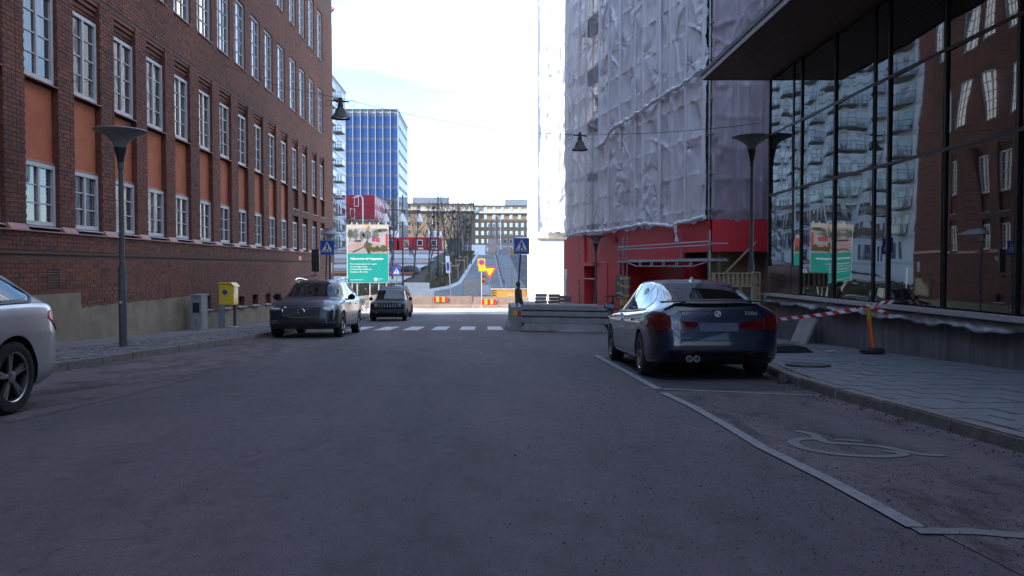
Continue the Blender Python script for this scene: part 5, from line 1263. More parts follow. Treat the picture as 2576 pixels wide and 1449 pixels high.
# traffic signal seen from behind, lantern
ts = empty('traffic_signal', (-7.6, 36, g(36) + .13), 0, 'dark back of a traffic signal at the brick corner', 'traffic signal')
MB().tube([(-8.1, 36, g(36)), (-8.1, 36, .55), (-7.64, 36, .6), (-7.64, 36, .8)], .035, 8).build('bracket', M['pole_grey'], ts); MB().b2((-7.8, 35.9, .78), (-7.46, 36.05, 1.8)).build('backing_board', M['plastic_black'], ts, bevel=.01)
for k in range(3): MB().b2((-7.72, 35.82, .86 + k * .31), (-7.54, 35.899, 1.1 + k * .31)).build('housing', M['dark_metal'], ts)
ln = empty('lantern', (-7.17, 37, g(37) + .13), 0, 'lantern lamp with wide conical roof at the brick corner', 'street lamp')
MB().tube([(-7.17, 37, g(37)), (-7.17, 37, 2.2)], .05, 8).build('post', M['pole_grey'], ln); MB().lathe([(.48, 2.52), (.47, 2.54), (.22, 2.72), (.22, 2.8), (.001, 2.81)], (-7.17, 37, 0), n=20).build('roof', M['galvanised_dull'], ln, smooth=30)
MB().lathe([(.14, 2.2), (.2, 2.52)], (-7.17, 37, 0), n=6).build('glass_body', M['lamp_glass'], ln); MB().lathe([(.16, 2.16), (.16, 2.21)], (-7.17, 37, 0), n=6).build('base_ring', M['dark_metal'], ln)
# concrete barriers
def barrier_profile(h, w): return [(-w / 2, 0), (w / 2, 0), (w / 2, .12), (w * .36, .3), (w * .34, h), (-w * .34, h), (-w * .36, .3), (-w / 2, .12)]
jb = empty('concrete_barrier', (2.75, 25.7, g(25.7)), math.atan2(-.9, 2.81), 'grey concrete barrier with two grooves beside the red hoarding', 'barrier', 'concrete barriers')
for z0, z1, w in ((.27, .47, .34), (.5, .67, .32), (.7, .88, .3)):
    MB().box((0, 0, (z0 + z1) / 2), (2.94, w, z1 - z0 - .012)).build('ridge', M['concrete'], jb, local=True, bevel=.012)
mb = MB(); mb.box((0, 0, .14), (2.95, .5, .26), taper=.9); mb.build('foot', M['concrete'], jb, local=True, bevel=.012); MB().box((0, 0, .45), (2.9, .2, .84)).build('core', M['iron_dark'], jb, local=True); MB().box((.3, -.3, .03), (.9, .12, .05)).build('foot_plank', M['aluminium_sill'], jb, local=True)
jb2 = empty('concrete_barrier', (1.22, 28.4, g(28.4)), R(90), 'concrete barrier end-on with yellow and red reflector below the crossing sign', 'barrier', 'concrete barriers')
mb = MB(); mb.prism([(-1.5, y, z) for y, z in barrier_profile(.88, .62)], (3.0, 0, 0)); mb.build('block', M['concrete'], jb2, local=True, bevel=.015)
for k, m_ in ((-1, 'sign_red'), (1, 'sign_yellow')): MB().box((-1.505, k * .075 , .66), (.01, .14, .17)).build('reflector', M[m_], jb2, local=True)
jb3 = empty('concrete_barrier', (3.0, 27.4, g(27.4)), R(-12), 'pale concrete block lying behind the grooved barrier', 'barrier', 'concrete barriers')
mb = MB(); mb.prism([(-1.5, y, z) for y, z in barrier_profile(.9, .7)], (2.6, 0, 0)); mb.build('block', M['concrete'], jb3, local=True, bevel=.015)
for i, (xa, xb, lb_) in enumerate(((-10.2, -6.6, 'leftmost concrete barrier of the sunlit row, behind the black off-roader'), (-6.5, -.85, 'sunlit concrete barrier with a striped marker left of centre'), (-.75, 4.9, 'sunlit concrete barrier with a striped marker right of centre'))):
    b3 = empty('concrete_barrier', ((xa + xb) / 2, 68, g(68)), 0, lb_, 'barrier', 'concrete barriers'); mb = MB()
    mb.prism([(xa, 68 + y, g(68) + z) for y, z in barrier_profile(1.03 - .04 * i, .6)], (xb - xa, 0, 0)); mb.build('block', M['concrete_pink'], b3, bevel=.02)
    if i:
        cx, cz = ((-3.62, -1.86), (.58, -2.08))[i - 1]
        for k in range(5): MB().box((cx - .4 + k * .25 - .1, 67.72, cz), (.248 if 0 < k < 4 else .2, .02, .44)).build('marker_stripe', M['sign_red' if k % 2 == 0 else 'sign_yellow'], b3)
        MB().box(((xa + xb) / 2 - .6, 67.715, g(68) + .5), (.012, .01, .9)).build('block_joint', M['iron_dark'], b3)
# pallets of paving behind the barrier
rq = random.Random(4)
for (x, y, zt, n_, lb_) in ((2.35, 31.2, -.08, 9, 'pale stack of paving slabs before the white panel'), (2.9, 31.3, -.1, 9, 'brown stack of paving slabs in the middle'), (3.35, 31.3, -.16, 8, 'brown stack of paving slabs against the red panel'), (3.3, 30.3, -.4, 6, 'low front stack of grey paving slabs by the hoarding')):
    z0 = g(y); st = empty('paving_stack', (x, y, z0), 0, lb_, 'paving stack', 'stacks of paving by the hoarding'); hh = (zt - z0 - .12) / n_
    MB().box((x, y, z0 + .06), (.5, .5, .12)).build('pallet', M['timber'], st)
    for k in range(n_): MB().box((x + rq.uniform(-.02, .02), y + rq.uniform(-.02, .02), z0 + .12 + hh * (k + .5)), (.45 + rq.uniform(-.03, .03), .45, hh * .82), rz=rq.uniform(-.05, .05)).build('slab', M['concrete' if x < 2.5 or y < 31 else 'concrete_pink'], st, bevel=.008)
tag(MB().box((1.95, 32.5, g(32.5) + .5), (.7, .6, 1.0)).build('white_crate', M['hoarding_white'], bevel=.02), 'white crate standing left of the paving stacks', 'crate')
# e-scooter
sct = empty('kick_scooter', (4.33, 24.6, g(24.6)), R(100), 'black electric kick scooter leaning by the red hoarding', 'scooter')
MB().box((.1, 0, .14), (.75, .15, .05)).build('deck', M['scooter_black'], sct, local=True, bevel=.015); MB().tube([(.5, 0, .16), (.58, 0, .35), (.5, 0, 1.12)], [.03, .035, .028], 10).build('stem', M['scooter_black'], sct, smooth=40, local=True)
MB().tube([(.5, -.28, 1.14), (.5, 0, 1.15), (.5, .28, 1.14)], .018, 8).build('handlebar', M['scooter_black'], sct, local=True); MB().box((.53, 0, .85), (.08, .09, .28)).build('battery', M['scooter_black'], sct, local=True, bevel=.02)
for x in (-.32, .58): MB().lathe([(.06, -.025), (.11, -.03), (.115, 0), (.11, .03), (.06, .025)], (x, 0, .115), 'Y', 20).build('wheel', M['tyre'], sct, smooth=40, local=True)
# delineator post, tape, rubber foot, leaning slab, manhole
zp = g(12.9) + .13
dp = empty('delineator_post', (6.62, 12.93, zp), 0, 'leaning orange delineator post in a round black rubber foot', 'post')
MB().lathe([(.2, 0), (.2, .05), (.17, .075), (.06, .08)], n=24).build('rubber_foot', M['rubber'], dp, smooth=30, local=True); MB().tube([(.02, 0, .06), (-.05, 0, .56)], .037, 14).build('tube', M['sign_orange'], dp, smooth=40, local=True)
MB().tube([(-.05, 0, .56), (-.072, 0, .74)], .038, 14).build('reflective_band', M['sign_yellow'], dp, smooth=40, local=True); MB().tube([(-.072, 0, .74), (-.08, 0, .8)], .037, 14).build('tube_top', M['sign_orange'], dp, smooth=40, local=True)
tp = empty('barrier_tape', (6.0, 13.6, zp), 0, 'red and white barrier tape tied from the orange post past the dark blue car', 'tape')
A_, B_ = Vector((6.55, 12.9, .33)), Vector((5.0, 13.85, .04))
def tapeseg(a, b_, n_, sag, w=.058, tw=0):
    for k in range(n_):
        q = []
        for t in (k / n_, (k + 1) / n_):
            p = a.lerp(b_, t); p.z -= sag * 4 * t * (1 - t); sh_ = (b_ - a).normalized() * .03
            q.append((p - Vector((0, 0, w / 2)) - sh_, p + Vector((0, math.sin(t * 7) * .012 * (1 + tw), w / 2)) + sh_))
        mb = MB(); mb.prism([q[0][0], q[1][0], q[1][1], q[0][1]], (0, .002, 0)); mb.build('tape_stripe', M['sign_red' if k % 2 else 'sign_white'], tp)
tapeseg(A_, B_, 19, .03); tapeseg(A_, Vector((6.85, 12.85, .2)), 4, -.02); tapeseg(A_ + Vector((.02, -.02, 0)), Vector((6.9, 12.8, .42)), 5, -.03); tapeseg(A_ + Vector((0, -.03, .03)), Vector((6.35, 12.86, .27)), 3, -.02)
dp2 = empty('delineator_post', (4.98, 13.88, g(13.88) + .1), 0, 'orange delineator post hidden behind the dark blue car', 'post')
MB().lathe([(.2, 0), (.2, .05), (.06, .08)], n=20).build('rubber_foot', M['rubber'], dp2, local=True); MB().tube([(0, 0, .05), (.03, 0, .72)], .037, 12).build('tube', M['sign_orange'], dp2, smooth=40, local=True)
rf = MB(); z = g(13.4) + .12; rf.prism([(5.0, 13.2, z), (5.75, 13.2, z), (5.6, 13.2, z + .1), (5.45, 13.2, z + .125), (5.15, 13.2, z + .125), (5.05, 13.2, z + .1)], (0, .38, 0)); tag(rf.build('rubber_foot_block', M['rubber'], bevel=.01), 'black rubber fence foot lying behind the dark blue car', 'fence foot')
ls = MB(); ls.box((6.82, 16.2, g(16.2) + .38), (.05, .75, .6), ry=.42); tag(ls.build('leaning_slab', M['concrete'], bevel=.006), 'grey slab leaning against the concrete plinth', 'slab')
tag(MB().box((6.05, 13.25, g(13.25) + .14), (.18, .1, .012), rz=.3).build('paper_scrap', M['paper']), 'white scrap of paper on the paved footway', 'litter')
mh = empty('manhole_cover', (4.52, 10.6, g(10.6) + .128), 0, 'round iron manhole cover in the paved footway', 'manhole cover'); mh.rotation_euler = (math.atan(SL), 0, 0)
MB().lathe([(.3, -.02), (.3, .006), (.27, .008), (.265, 0)], n=36).build('rim', M['iron_dark'], mh, local=True); MB().lathe([(.264, -.02), (.264, .004), (.001, .005)], n=36).build('lid', M['iron_dark'], mh, local=True)
tag(MB().tube([(3.66, 9.3, g(9.3) + .06), (3.72, 9.5, g(9.5) + .055)], .055, 10).build('pipe_stub', M['iron_dark'], smooth=40), 'short dark pipe stub lying in the right gutter', 'pipe')
# people
def person(name, loc, rz, pose, mat, label, h=1.76, hairm='hair', trousers='cloth_dark'):
    r_ = empty(name, loc, rz, label, 'person'); k = h / 1.76
    me = bpy.data.meshes.new('body'); V = {'pel': (0, 0, .95, .15), 'wst': (0, 0, 1.12, .14), 'chs': (0, .01, 1.35, .165), 'nk': (0, .01, 1.5, .06), 'hd': (0, .02, 1.6, .075), 'ht': (0, .02, 1.7, .07)}
    E = [('pel', 'wst'), ('wst', 'chs'), ('chs', 'nk'), ('nk', 'hd'), ('hd', 'ht')]
    for s_, t in ((1, 'L'), (-1, 'R')):
        V['sh' + t] = (s_ * .19, 0, 1.43, .07); V['el' + t] = (s_ * .25, .04 * pose, 1.14, .05); V['wr' + t] = (s_ * .22, .16 * pose + .05, .9, .04); V['ha' + t] = (s_ * .21, .2 * pose + .06, .81, .04)
        V['hp' + t] = (s_ * .1, 0, .88, .11); V['kn' + t] = (s_ * .11, .07 * s_ * pose, .5, .075); V['an' + t] = (s_ * .11, .1 * s_ * pose - .03, .09, .05); V['to' + t] = (s_ * .12, .1 * s_ * pose + .14, .04, .045)
        E += [('chs', 'sh' + t), ('sh' + t, 'el' + t), ('el' + t, 'wr' + t), ('wr' + t, 'ha' + t), ('pel', 'hp' + t), ('hp' + t, 'kn' + t), ('kn' + t, 'an' + t), ('an' + t, 'to' + t)]
    ks = list(V); me.from_pydata([(V[q][0] * k, V[q][1] * k, V[q][2] * k) for q in ks], [(ks.index(a), ks.index(b_)) for a, b_ in E], [])
    bo = bpy.data.objects.new('body', me); col.objects.link(bo)
    m_ = bo.modifiers.new('s', 'SKIN')
    for i, q in enumerate(ks): me.skin_vertices[0].data[i].radius = (V[q][3] * k, V[q][3] * k * (.8 if q in ('chs', 'wst', 'pel') else 1)); me.skin_vertices[0].data[i].use_root = (q == 'pel')
    su = bo.modifiers.new('u', 'SUBSURF'); su.levels = 2; su.render_levels = 2
    dg = bpy.context.evaluated_depsgraph_get(); nm = bpy.data.meshes.new_from_object(bo.evaluated_get(dg)); bo.modifiers.clear(); bo.data = nm
    for q in (mat, trousers, 'skin', hairm): nm.materials.append(M[q])
    for p in nm.polygons:
        z = p.center.z / k; p.use_smooth = True
        p.material_index = 2 if (z > 1.5 or z < .0) else (1 if z < .9 and abs(p.center.x) < .2 * k else 0)
        if abs(p.center.x) > .16 * k and z < .86 and z > .7: p.material_index = 2
    bo.parent = r_
    hh = MB(); hh.lathe([(.001, 1.76 * k), (.05 * k, 1.75 * k), (.085 * k, 1.7 * k), (.092 * k, 1.63 * k), (.08 * k, 1.58 * k)], (0, -.005, 0), n=14, cap=False); hh.build('hair', M[hairm], r_, smooth=50, local=True)
    return r_
person('person', (1.42, 30.6, g(30.6)), R(-70), .3, 'cloth_camo', 'person in a dark patterned jacket standing behind the crossing sign pole', 1.78)
# ------------------------------------------------------------------ beyond the junction
# billboard
bl = empty('billboard', (-9.05, 62, g(62)), 0, 'large billboard with teal welcome text under a park picture', 'billboard')
MB().b2((-10.7, 62.0, -.28), (-7.42, 62.08, 4.28)).build('backing', M['white_paint'], bl)
MB().b2((-10.66, 61.985, -.25), (-7.45, 61.999, 2.05)).build('text_panel', M['teal'], bl); MB().b2((-10.72, 61.97, 4.0), (-7.4, 62.1, 4.32)).build('top_beam', M['paper'], bl); MB().box((-9.1, 61.95, 4.16), (.24, .03, .2)).build('warning_tag', M['sign_yellow'], bl)
for x in (-10.3, -9.9, -8.9, -8.2, -7.6): MB().tube([(x, 62.12, g(62) - .1), (x, 62.12, 4.5)], .05, 8).build('post', M['galvanised'], bl)
for t_, sz, x, z in (('Välkommen till Hagastaden', .235, -10.45, 1.55), ('Norra Stationsparken blir en grön', .15, -10.45, 1.16), ('oas som byggs ovanpå', .15, -10.45, .95), ('överdäckningen E4/E20 och', .15, -10.45, .74), ('Värtabanan. Klar 2023.', .15, -10.45, .53), ('www.stockholm/hagastaden', .09, -10.45, -.07), ('Stockholms', .09, -8.27, -.0), ('stad', .09, -8.27, -.1)):
    text(t_, sz, M['sign_white'], bl, (x, 61.98, z), bold=.004 if sz > .2 else .001, sx=1.02, ext=.002)
mb = MB(); mb.prism([(-8.53, 61.975, .1), (-8.32, 61.975, .1), (-8.32, 61.975, -.05), (-8.425, 61.975, -.17), (-8.53, 61.975, -.05)], (0, .01, 0)); mb.build('crest', M['sign_white'], bl); mb = MB(); mb.prism([(-8.47, 61.97, .06), (-8.38, 61.97, .06), (-8.39, 61.97, -.05), (-8.46, 61.97, -.05)], (0, .004, 0)); mb.build('crest_mark', M['teal'], bl)
# the printed picture: flat coloured shapes
simple('print_sky', (.3, .29, .3), .5, var=.12, scale=1.5, bmp=0); simple('print_path', (.3, .22, .21), .5, var=.15, scale=2, bmp=0); simple('print_tree', (.06, .075, .05), .5, var=.5, scale=9, bmp=0); simple('print_tree_pale', (.1, .11, .1), .5, var=.35, scale=9, bmp=0); simple('print_green', (.06, .055, .02), .5, var=.5, scale=9, bmp=0); simple('print_red', (.38, .04, .04), .5, var=.2, scale=4, bmp=0); simple('print_violet', (.12, .07, .25), .5, var=.2, scale=4, bmp=0); simple('print_dark', (.03, .025, .025), .5, var=.3, scale=8, bmp=0)
pc = MB().b2((-10.66, 61.985, 2.05), (-7.45, 61.999, 4.0)).build('picture', M['print_sky'], bl)
def pshape(pts, mat, name, lay):
    mb = MB(); mb.prism([(-10.66 + a * 3.21, 61.985 - .002 * lay, 2.05 + b_ * 1.95) for a, b_ in pts], (0, .001, 0)); mb.build(name, M[mat], pc)
rp2 = random.Random(6)
def blob(cx, cy, rx, ry, mat, lay, n=26, j=.35): pshape([(min(.999, max(.001, cx + rx * (1 + rp2.uniform(-j, j)) * math.cos(2 * math.pi * i / n))), min(.999, max(.001, cy + ry * (1 + rp2.uniform(-j, j)) * math.sin(2 * math.pi * i / n)))) for i in range(n)], mat, 'printed_foliage', lay)
pshape([(0, .02), (0, .28), (.22, .47), (.3, .47), (.5, .3), (.56, .02)], 'print_path', 'printed_path', 1); pshape([(.56, .02), (.45, .36), (.6, .42), (.999, .3), (.999, .02)], 'print_path', 'printed_path', 1.5)
for a in ((.36, .72, .06, .17, 'print_tree_pale', 2), (.5, .75, .1, .2, 'print_tree_pale', 2), (.68, .75, .09, .18, 'print_tree_pale', 2), (.2, .75, .08, .2, 'print_tree_pale', 2), (.08, .8, .08, .17, 'print_tree', 3), (.88, .93, .11, .08, 'print_tree', 3), (.75, .9, .08, .06, 'print_tree', 3), (.5, .33, .09, .16, 'print_green', 3), (.72, .16, .2, .12, 'print_green', 3.2), (.9, .18, .1, .15, 'print_green', 3.3), (.25, .5, .12, .04, 'print_dark', 2.5)): blob(*a)
for x in (.06, .49, .66): pshape([(x, .48), (x + .012, .48), (x + .012, .72), (x, .72)], 'print_dark', 'printed_trunk', 4)
pshape([(.6, .48), (.6, .6), (.635, .66), (.67, .6), (.67, .48)], 'print_violet', 'printed_tent', 4); pshape([(.69, .46), (.69, .63), (.74, .68), (.79, .6), (.79, .46)], 'print_red', 'printed_tent', 4.2); pshape([(.94, .3), (.94, .78), (.999, .82), (.999, .25)], 'print_red', 'printed_hut', 4.4)
pshape([(.5, .0), (.46, .2), (.52, .22), (.58, .0)], 'print_dark', 'printed_shadow', 3.6); pshape([(.1, .05), (.42, .28), (.44, .26), (.16, .03)], 'print_dark', 'printed_shadow', 1.3)
# bicycles
def bicycle(x, y, rz, label):
    r_ = empty('bicycle', (x, y, g(y)), rz, label, 'bicycle', 'bicycles parked below the billboard')
    for cx in (-.52, .52):
        P_ = [(cx + .33 * math.cos(a), 0, .34 + .33 * math.sin(a)) for a in np.linspace(0, 2 * math.pi, 29)]; w = MB().tube(P_, .018, 6, False).build('wheel', M['tyre'], r_, smooth=40, local=True)
        sp = MB()
        for k in range(10): a = math.pi * 2 * k / 10; sp.tube([(cx, 0, .34), (cx + .32 * math.cos(a), 0, .34 + .32 * math.sin(a))], .003, 3)
        so = sp.build('spokes', M['galvanised'], w, local=True)
    f = MB()
    for a, b_ in (((-.52, .34), (-.1, .32)), ((-.1, .32), (-.25, .85)), ((-.25, .8), (.36, .82)), ((-.1, .32), (.38, .72)), ((-.52, .34), (-.24, .78)), ((.35, .88), (.52, .34))): f.tube([(a[0], 0, a[1]), (b_[0], 0, b_[1])], .018, 6)
    f.build('frame', M['galvanised'], r_, local=True); MB().box((-.27, 0, .9), (.26, .14, .06), taper=.7).build('saddle', M['plastic_black'], r_, local=True); MB().tube([(.3, -.28, 1.02), (.36, 0, 1.0), (.3, .28, 1.02)], .015, 6).build('handlebar', M['galvanised'], r_, local=True)
bicycle(-8.95, 56.5, R(75), 'silver bicycle standing under the left half of the billboard'); bicycle(-8.3, 57.2, R(60), 'silver bicycle standing nearest to the black off-roader')
for x, y, lb_ in ((-10.9, 53, 'tall white post left of the billboard'), (-9.3, 54, 'white post in front of the billboard text')): tag(MB().tube([(x, y, g(y) - .1), (x, y, g(y) + (3.0 if x < -10 else 1.5))], .06, 8).build('white_post', M['white_paint'], smooth=40), lb_, 'post')
# apartment block with balconies (also mirrored in the glass front)
ap = empty('apartment_block', (-33, 110, g(110)), 0, 'pale high apartment block with balconies behind the brick corner', 'building')
AX, AY0, AY1, AH = -27, 66, 156, 35.2
MB().b2((-42, AY0, -3), (AX, AY1, AH)).build('wall', M['white_render'], ap); MB().b2((-42.3, AY0 - .2, AH), (AX + .25, AY1 + .2, AH + .35)).build('parapet', M['roof_sheet'], ap)
wf = MB().b2((AX, -.5, -.9), (AX + .06, .5, .9)); 
def shared(name, mb, mat): o = mb.build(name, mat); me = o.data; bpy.data.objects.remove(o); return me
win_me = shared('window', MB().b2((0, -.62, -1.05), (.05, .62, 1.05)), M['tower_clad']); pane_me = shared('pane', MB().b2((.051, -.54, -.97), (.056, .54, .97)), M['far_glass'])
band_me = shared('band', MB().b2((0, 0, 0), (.04, AY1 - AY0 - .2, .35)), M['tower_fin'])
bal_slab = shared('balcony', MB().b2((0, -1.7, -.1), (1.5, 1.7, .08)), M['concrete']); 
rl = MB()
for k in range(15): yy = -1.66 + k * 3.32 / 14; rl.box((1.47, yy, .6), (.02, .02, 1.0))
for k in range(6): 
    for s_ in (-1.66, 1.66): rl.box((.1 + k * .27, s_, .6), (.02, .02, 1.0))
rl.box((1.47, 0, 1.12), (.05, 3.4, .05)); rl.box((.73, -1.67, 1.12), (1.5, .05, .05)); rl.box((.73, 1.67, 1.12), (1.5, .05, .05))
rail_me = shared('railing', rl, M['dark_metal']); gl_me = shared('glass_screen', MB().b2((1.485, -1.64, .15), (1.49, 1.64, 1.08)), M['far_glass'])
LA = rootloc(ap)
def put(me, name, parent, loc): o = bpy.data.objects.new(name, me); col.objects.link(o); o.parent = parent; o.location = loc; return o
stacks = [72 + 9.1 * k for k in range(9)]
nwin = 0
for fl in range(11):
    z = 2.6 + fl * 3.0
    put(band_me, 'band', ap, Vector((AX, AY0 + .1, z - 1.55)) - LA)
    for k, sy in enumerate(stacks):
        for dy in (-3.6, -1.2, 1.2, 3.6):
            yy = sy + dy
            if AY0 + 1 < yy < AY1 - 1 and nwin < 396 and (fl > 0 or dy > 0):
                w = put(win_me, 'window', ap, Vector((AX, yy, z + .1)) - LA); put(pane_me, 'pane', w, (0, 0, 0)); nwin += 1
        if fl > 0:
            b3 = put(bal_slab, 'balcony', ap, Vector((AX, sy, z - 1.05)) - LA); put(rail_me, 'railing', b3, (0, 0, 0)); put(gl_me, 'glass_screen', b3, (0, 0, 0))
# glass office tower
tw = empty('glass_tower', (-38, 262, g(250)), 0, 'blue glass office tower with pale vertical fins', 'building')
TX, TY, TH = -26.7, 250, 50.6
MB().b2((-62, TY, 0), (TX, TY + 32, TH)).build('core', M['tower_clad'], tw); MB().b2((-62.1, TY - .3, TH), (TX + .1, TY + 32.1, TH + .4)).build('roof_edge', M['roof_dark'], tw)
LT = rootloc(tw)
pm = shared('pane', MB().b2((-1.13, -.12, -1.4), (1.13, 0, 1.4)), M['tower_glass']); spm = shared('spandrel', MB().b2((-1.13, -.08, -.49), (1.13, 0, .49)), M['spandrel'])
dpm = shared('pane', MB().b2((-1.13, -.12, -1.4), (1.13, 0, 1.4)), M['far_glass'])
for c in range(9):
    x = TX - 1.2 - c * 2.37
    MB().b2((x - 1.265, TY - .45, 2), (x - 1.12, TY, TH + .1)).build('fin', M['tower_fin'], tw)
    for fl in range(12):
        z = TH - 3.3 - fl * 3.82
        put(pm if fl < 7 else dpm, 'pane', tw, Vector((x, TY, z)) - LT); put(spm, 'spandrel', tw, Vector((x, TY, z + 1.9)) - LT)
MB().b2((TX - .12, TY - .45, 2), (TX + .1, TY, TH + .1)).build('fin', M['tower_fin'], tw)
sm1 = shared('pane', MB().b2((0, -1.1, -1.3), (.1, 1.1, 1.3)), M['far_glass'])
for c in range(9):
    for fl in range(12): put(sm1, 'pane', tw, Vector((TX, TY + 2.2 + c * 3.45 + (fl % 2) * .4, TH - 3.2 - fl * 3.82)) - LT)
    MB().b2((TX, TY + .3 + c * 3.5, 2), (TX + .18, TY + .55 + c * 3.5, TH)).build('fin', M['tower_fin'], tw)
# red site cabins on an ochre base
cbn = empty('site_cabins', (-25, 165, g(160)), 0, 'two storeys of red site cabins raised on an ochre base', 'site cabin')
MB().b2((-34, 160, 3), (-21.9, 186, 10.2)).build('base', M['ochre_wall'], cbn); MB().b2((-34.5, 159.4, 10.2), (-21.2, 187, 10.6)).build('deck', M['concrete'], cbn)
for lv in range(2):
    z = 10.7 + lv * 2.45
    for k in range(4): MB().b2((-33.9 + k * 3.0, 160, z), (-33.9 + k * 3.0 + 2.96, 168, z + 2.4)).build('cabin', M['cabin_red'], cbn)
    for k in range(7):
        c_ = MB().b2((-24.9, 168.05 + k * 2.5, z), (-21.95, 168.05 + k * 2.5 + 2.45, z + 2.4)).build('cabin', M['cabin_magenta'], cbn); MB().b2((-21.95, 168.9 + k * 2.5, z + .9), (-21.9, 169.7 + k * 2.5, z + 2.0)).build('window', M['white_paint'], c_)
    for k in range(3): MB().b2((-21.9, 160.8 + k * 2.5, z + .6), (-21.85, 161.5 + k * 2.5, z + 2.0)).build('window', M['white_paint'], cbn)
    dr = MB().b2((-26.9 + lv * .8, 159.94, z + .05), (-25.9 + lv * .8, 159.99, z + 2.1)).build('door', M['white_paint'], cbn); MB().b2((-26.75 + lv * .8, 159.9, z + .2), (-26.05 + lv * .8, 159.94, z + 1.95)).build('door_leaf', M['cabin_red'], dr)
    for zz in (.5, 1.0): MB().b2((-33, 159.45, z + zz), (-28.2 if lv else -24, 159.5, z + zz + .05)).build('guard_rail', M['timber'], cbn)
# long tan building
tb = empty('tan_building', (5, 305, g(300)), 0, 'long tan rendered building with rows of white windows across the background', 'building')
LB = rootloc(tb); TZ = 24.9
MB().b2((-48, 300, 2), (-3.5, 314, 22.4)).build('wall', M['tan_render'], tb); MB().b2((-47, 301.5, 22.4), (-3.4, 313, TZ)).build('top_storey', M['cream_render'], tb)
MB().b2((-48.5, 299.3, 22.2), (-3.0, 314.5, 22.75)).build('cornice', M['roof_sheet'], tb); MB().b2((-47.5, 300.9, TZ), (-3.0, 313.5, TZ + .4)).build('roof', M['roof_dark'], tb)
MB().b2((-3.49, 301, 2), (60, 314, 21.8)).build('wall', M['tan_render'], tb); MB().b2((-3.39, 302.5, 21.8), (60, 313, 24.3)).build('top_storey', M['cream_render'], tb)
MB().b2((-3.0, 300.3, 21.5), (60.5, 314.4, 22.1)).build('cornice', M['roof_sheet'], tb); MB().b2((-2.98, 301.9, 24.3), (60.3, 313.4, 24.7)).build('roof', M['roof_dark'], tb)
MB().b2((-27, 304, TZ + .3), (-13, 311, TZ + 3)).build('plant_room', M['plant_room'], tb); MB().b2((9, 304, 24.7), (23, 311, 27.2)).build('plant_room', M['plant_room'], tb)
fw1 = shared('window', MB().b2((-.75, -.06, -.85), (.75, 0, .85)), M['window_white']); fp1 = shared('pane', MB().b2((-.62, -.09, -.72), (-.06, -.065, .72)).b2((.06, -.09, -.72), (.62, -.065, .72)), M['far_glass'])
fw2 = shared('window', MB().b2((-.6, -.06, -.85), (.6, 0, .85)), M['white_paint']); fp2 = shared('pane', MB().b2((-.5, -.09, -.75), (.5, -.065, .75)), M['window_glass_high'])
for r_ in range(6):
    for c in range(12):
        x = -6 - c * 3.7
        yy, zz = (300, 20.6 - (r_ - 1) * 3.12) if r_ else (301.5, 23.9)
        w = put(fw1, 'window', tb, Vector((x, yy, zz)) - LB); put(fp1, 'pane', w, (0, 0, 0))
    for c in range(13 if r_ > 1 else 9):
        sp = 2.2 if r_ > 1 else 3.3
        x = -2 + c * sp; yy, zz = (301, 20.1 - (r_ - 1) * 3.12) if r_ else (302.5, 23.2)
        w = put(fw2, 'window', tb, Vector((x, yy, zz)) - LB); put(fp2, 'pane', w, (0, 0, 0))
for x in (-19, 5, 20): MB().tube([(x, 299.8 if x < 0 else 300.8, 3), (x, 299.8 if x < 0 else 300.8, 22)], .12, 6).build('downpipe', M['roof_sheet'], tb)
# crane jib far behind
cj = empty('crane', (-95, 420, g(400)), 0, 'pale red crane jib reaching up behind the brick building', 'crane')
a, b_ = Vector((-96, 420, 119)), Vector((-78.5, 420, 138)); 
for off in ((0, 0, 0), (0, 1.2, 0), (-.8, .6, .9)): MB().tube([a + Vector(off), b_ + Vector(off)], .3, 5).build('chord', M['cabin_magenta'], cj)
for k in range(16): t = k / 16; MB().tube([a.lerp(b_, t), a.lerp(b_, t + .06) + Vector((-.8, .6, .9))], .16, 4).build('lacing', M['cabin_magenta'], cj)
MB().tube([(-110, 420, 5), (-108, 420, 118), (-96, 420, 119)], .6, 6).build('mast', M['park_pink'], cj)
# park terrain
def pz(y): return float(np.interp(y, [76, 84, 92, 100, 120, 140, 156, 200], [-2.3, -1.9, -1.1, -.3, 1.5, 3.3, 4.25, 4.4]))
def xe(y): return float(np.interp(y, [76, 84, 92, 100, 150, 200], [-14, -7, -3.9, -2.9, -.95, -.95]))
mb = MB(); ys = [76, 80, 84, 88, 92, 96, 100, 106, 112, 120, 130, 140, 150, 156, 200, 298]; xs = [-26.9, -22, -18, -14, -11, -8, -5]
def prow(y): return [(x if x < xe(y) - .3 else xe(y) - .3, y, pz(y) + (.5 * math.sin(x * .6 + y * .2) if -10 < x < -3 and y < 150 else 0) * .3) for x in xs] + [(xe(y) - .15, y, max(pz(y) * 0 + g(y) + .12, g(y) + .12))]
for y0, y1 in zip(ys, ys[1:]):
    a, b_ = prow(y0), prow(y1)
    for k in range(len(a) - 1): mb.quad(a[k], a[k + 1], b_[k + 1], b_[k])
mb.build('park', M['soil'])['kind'] = 'structure'
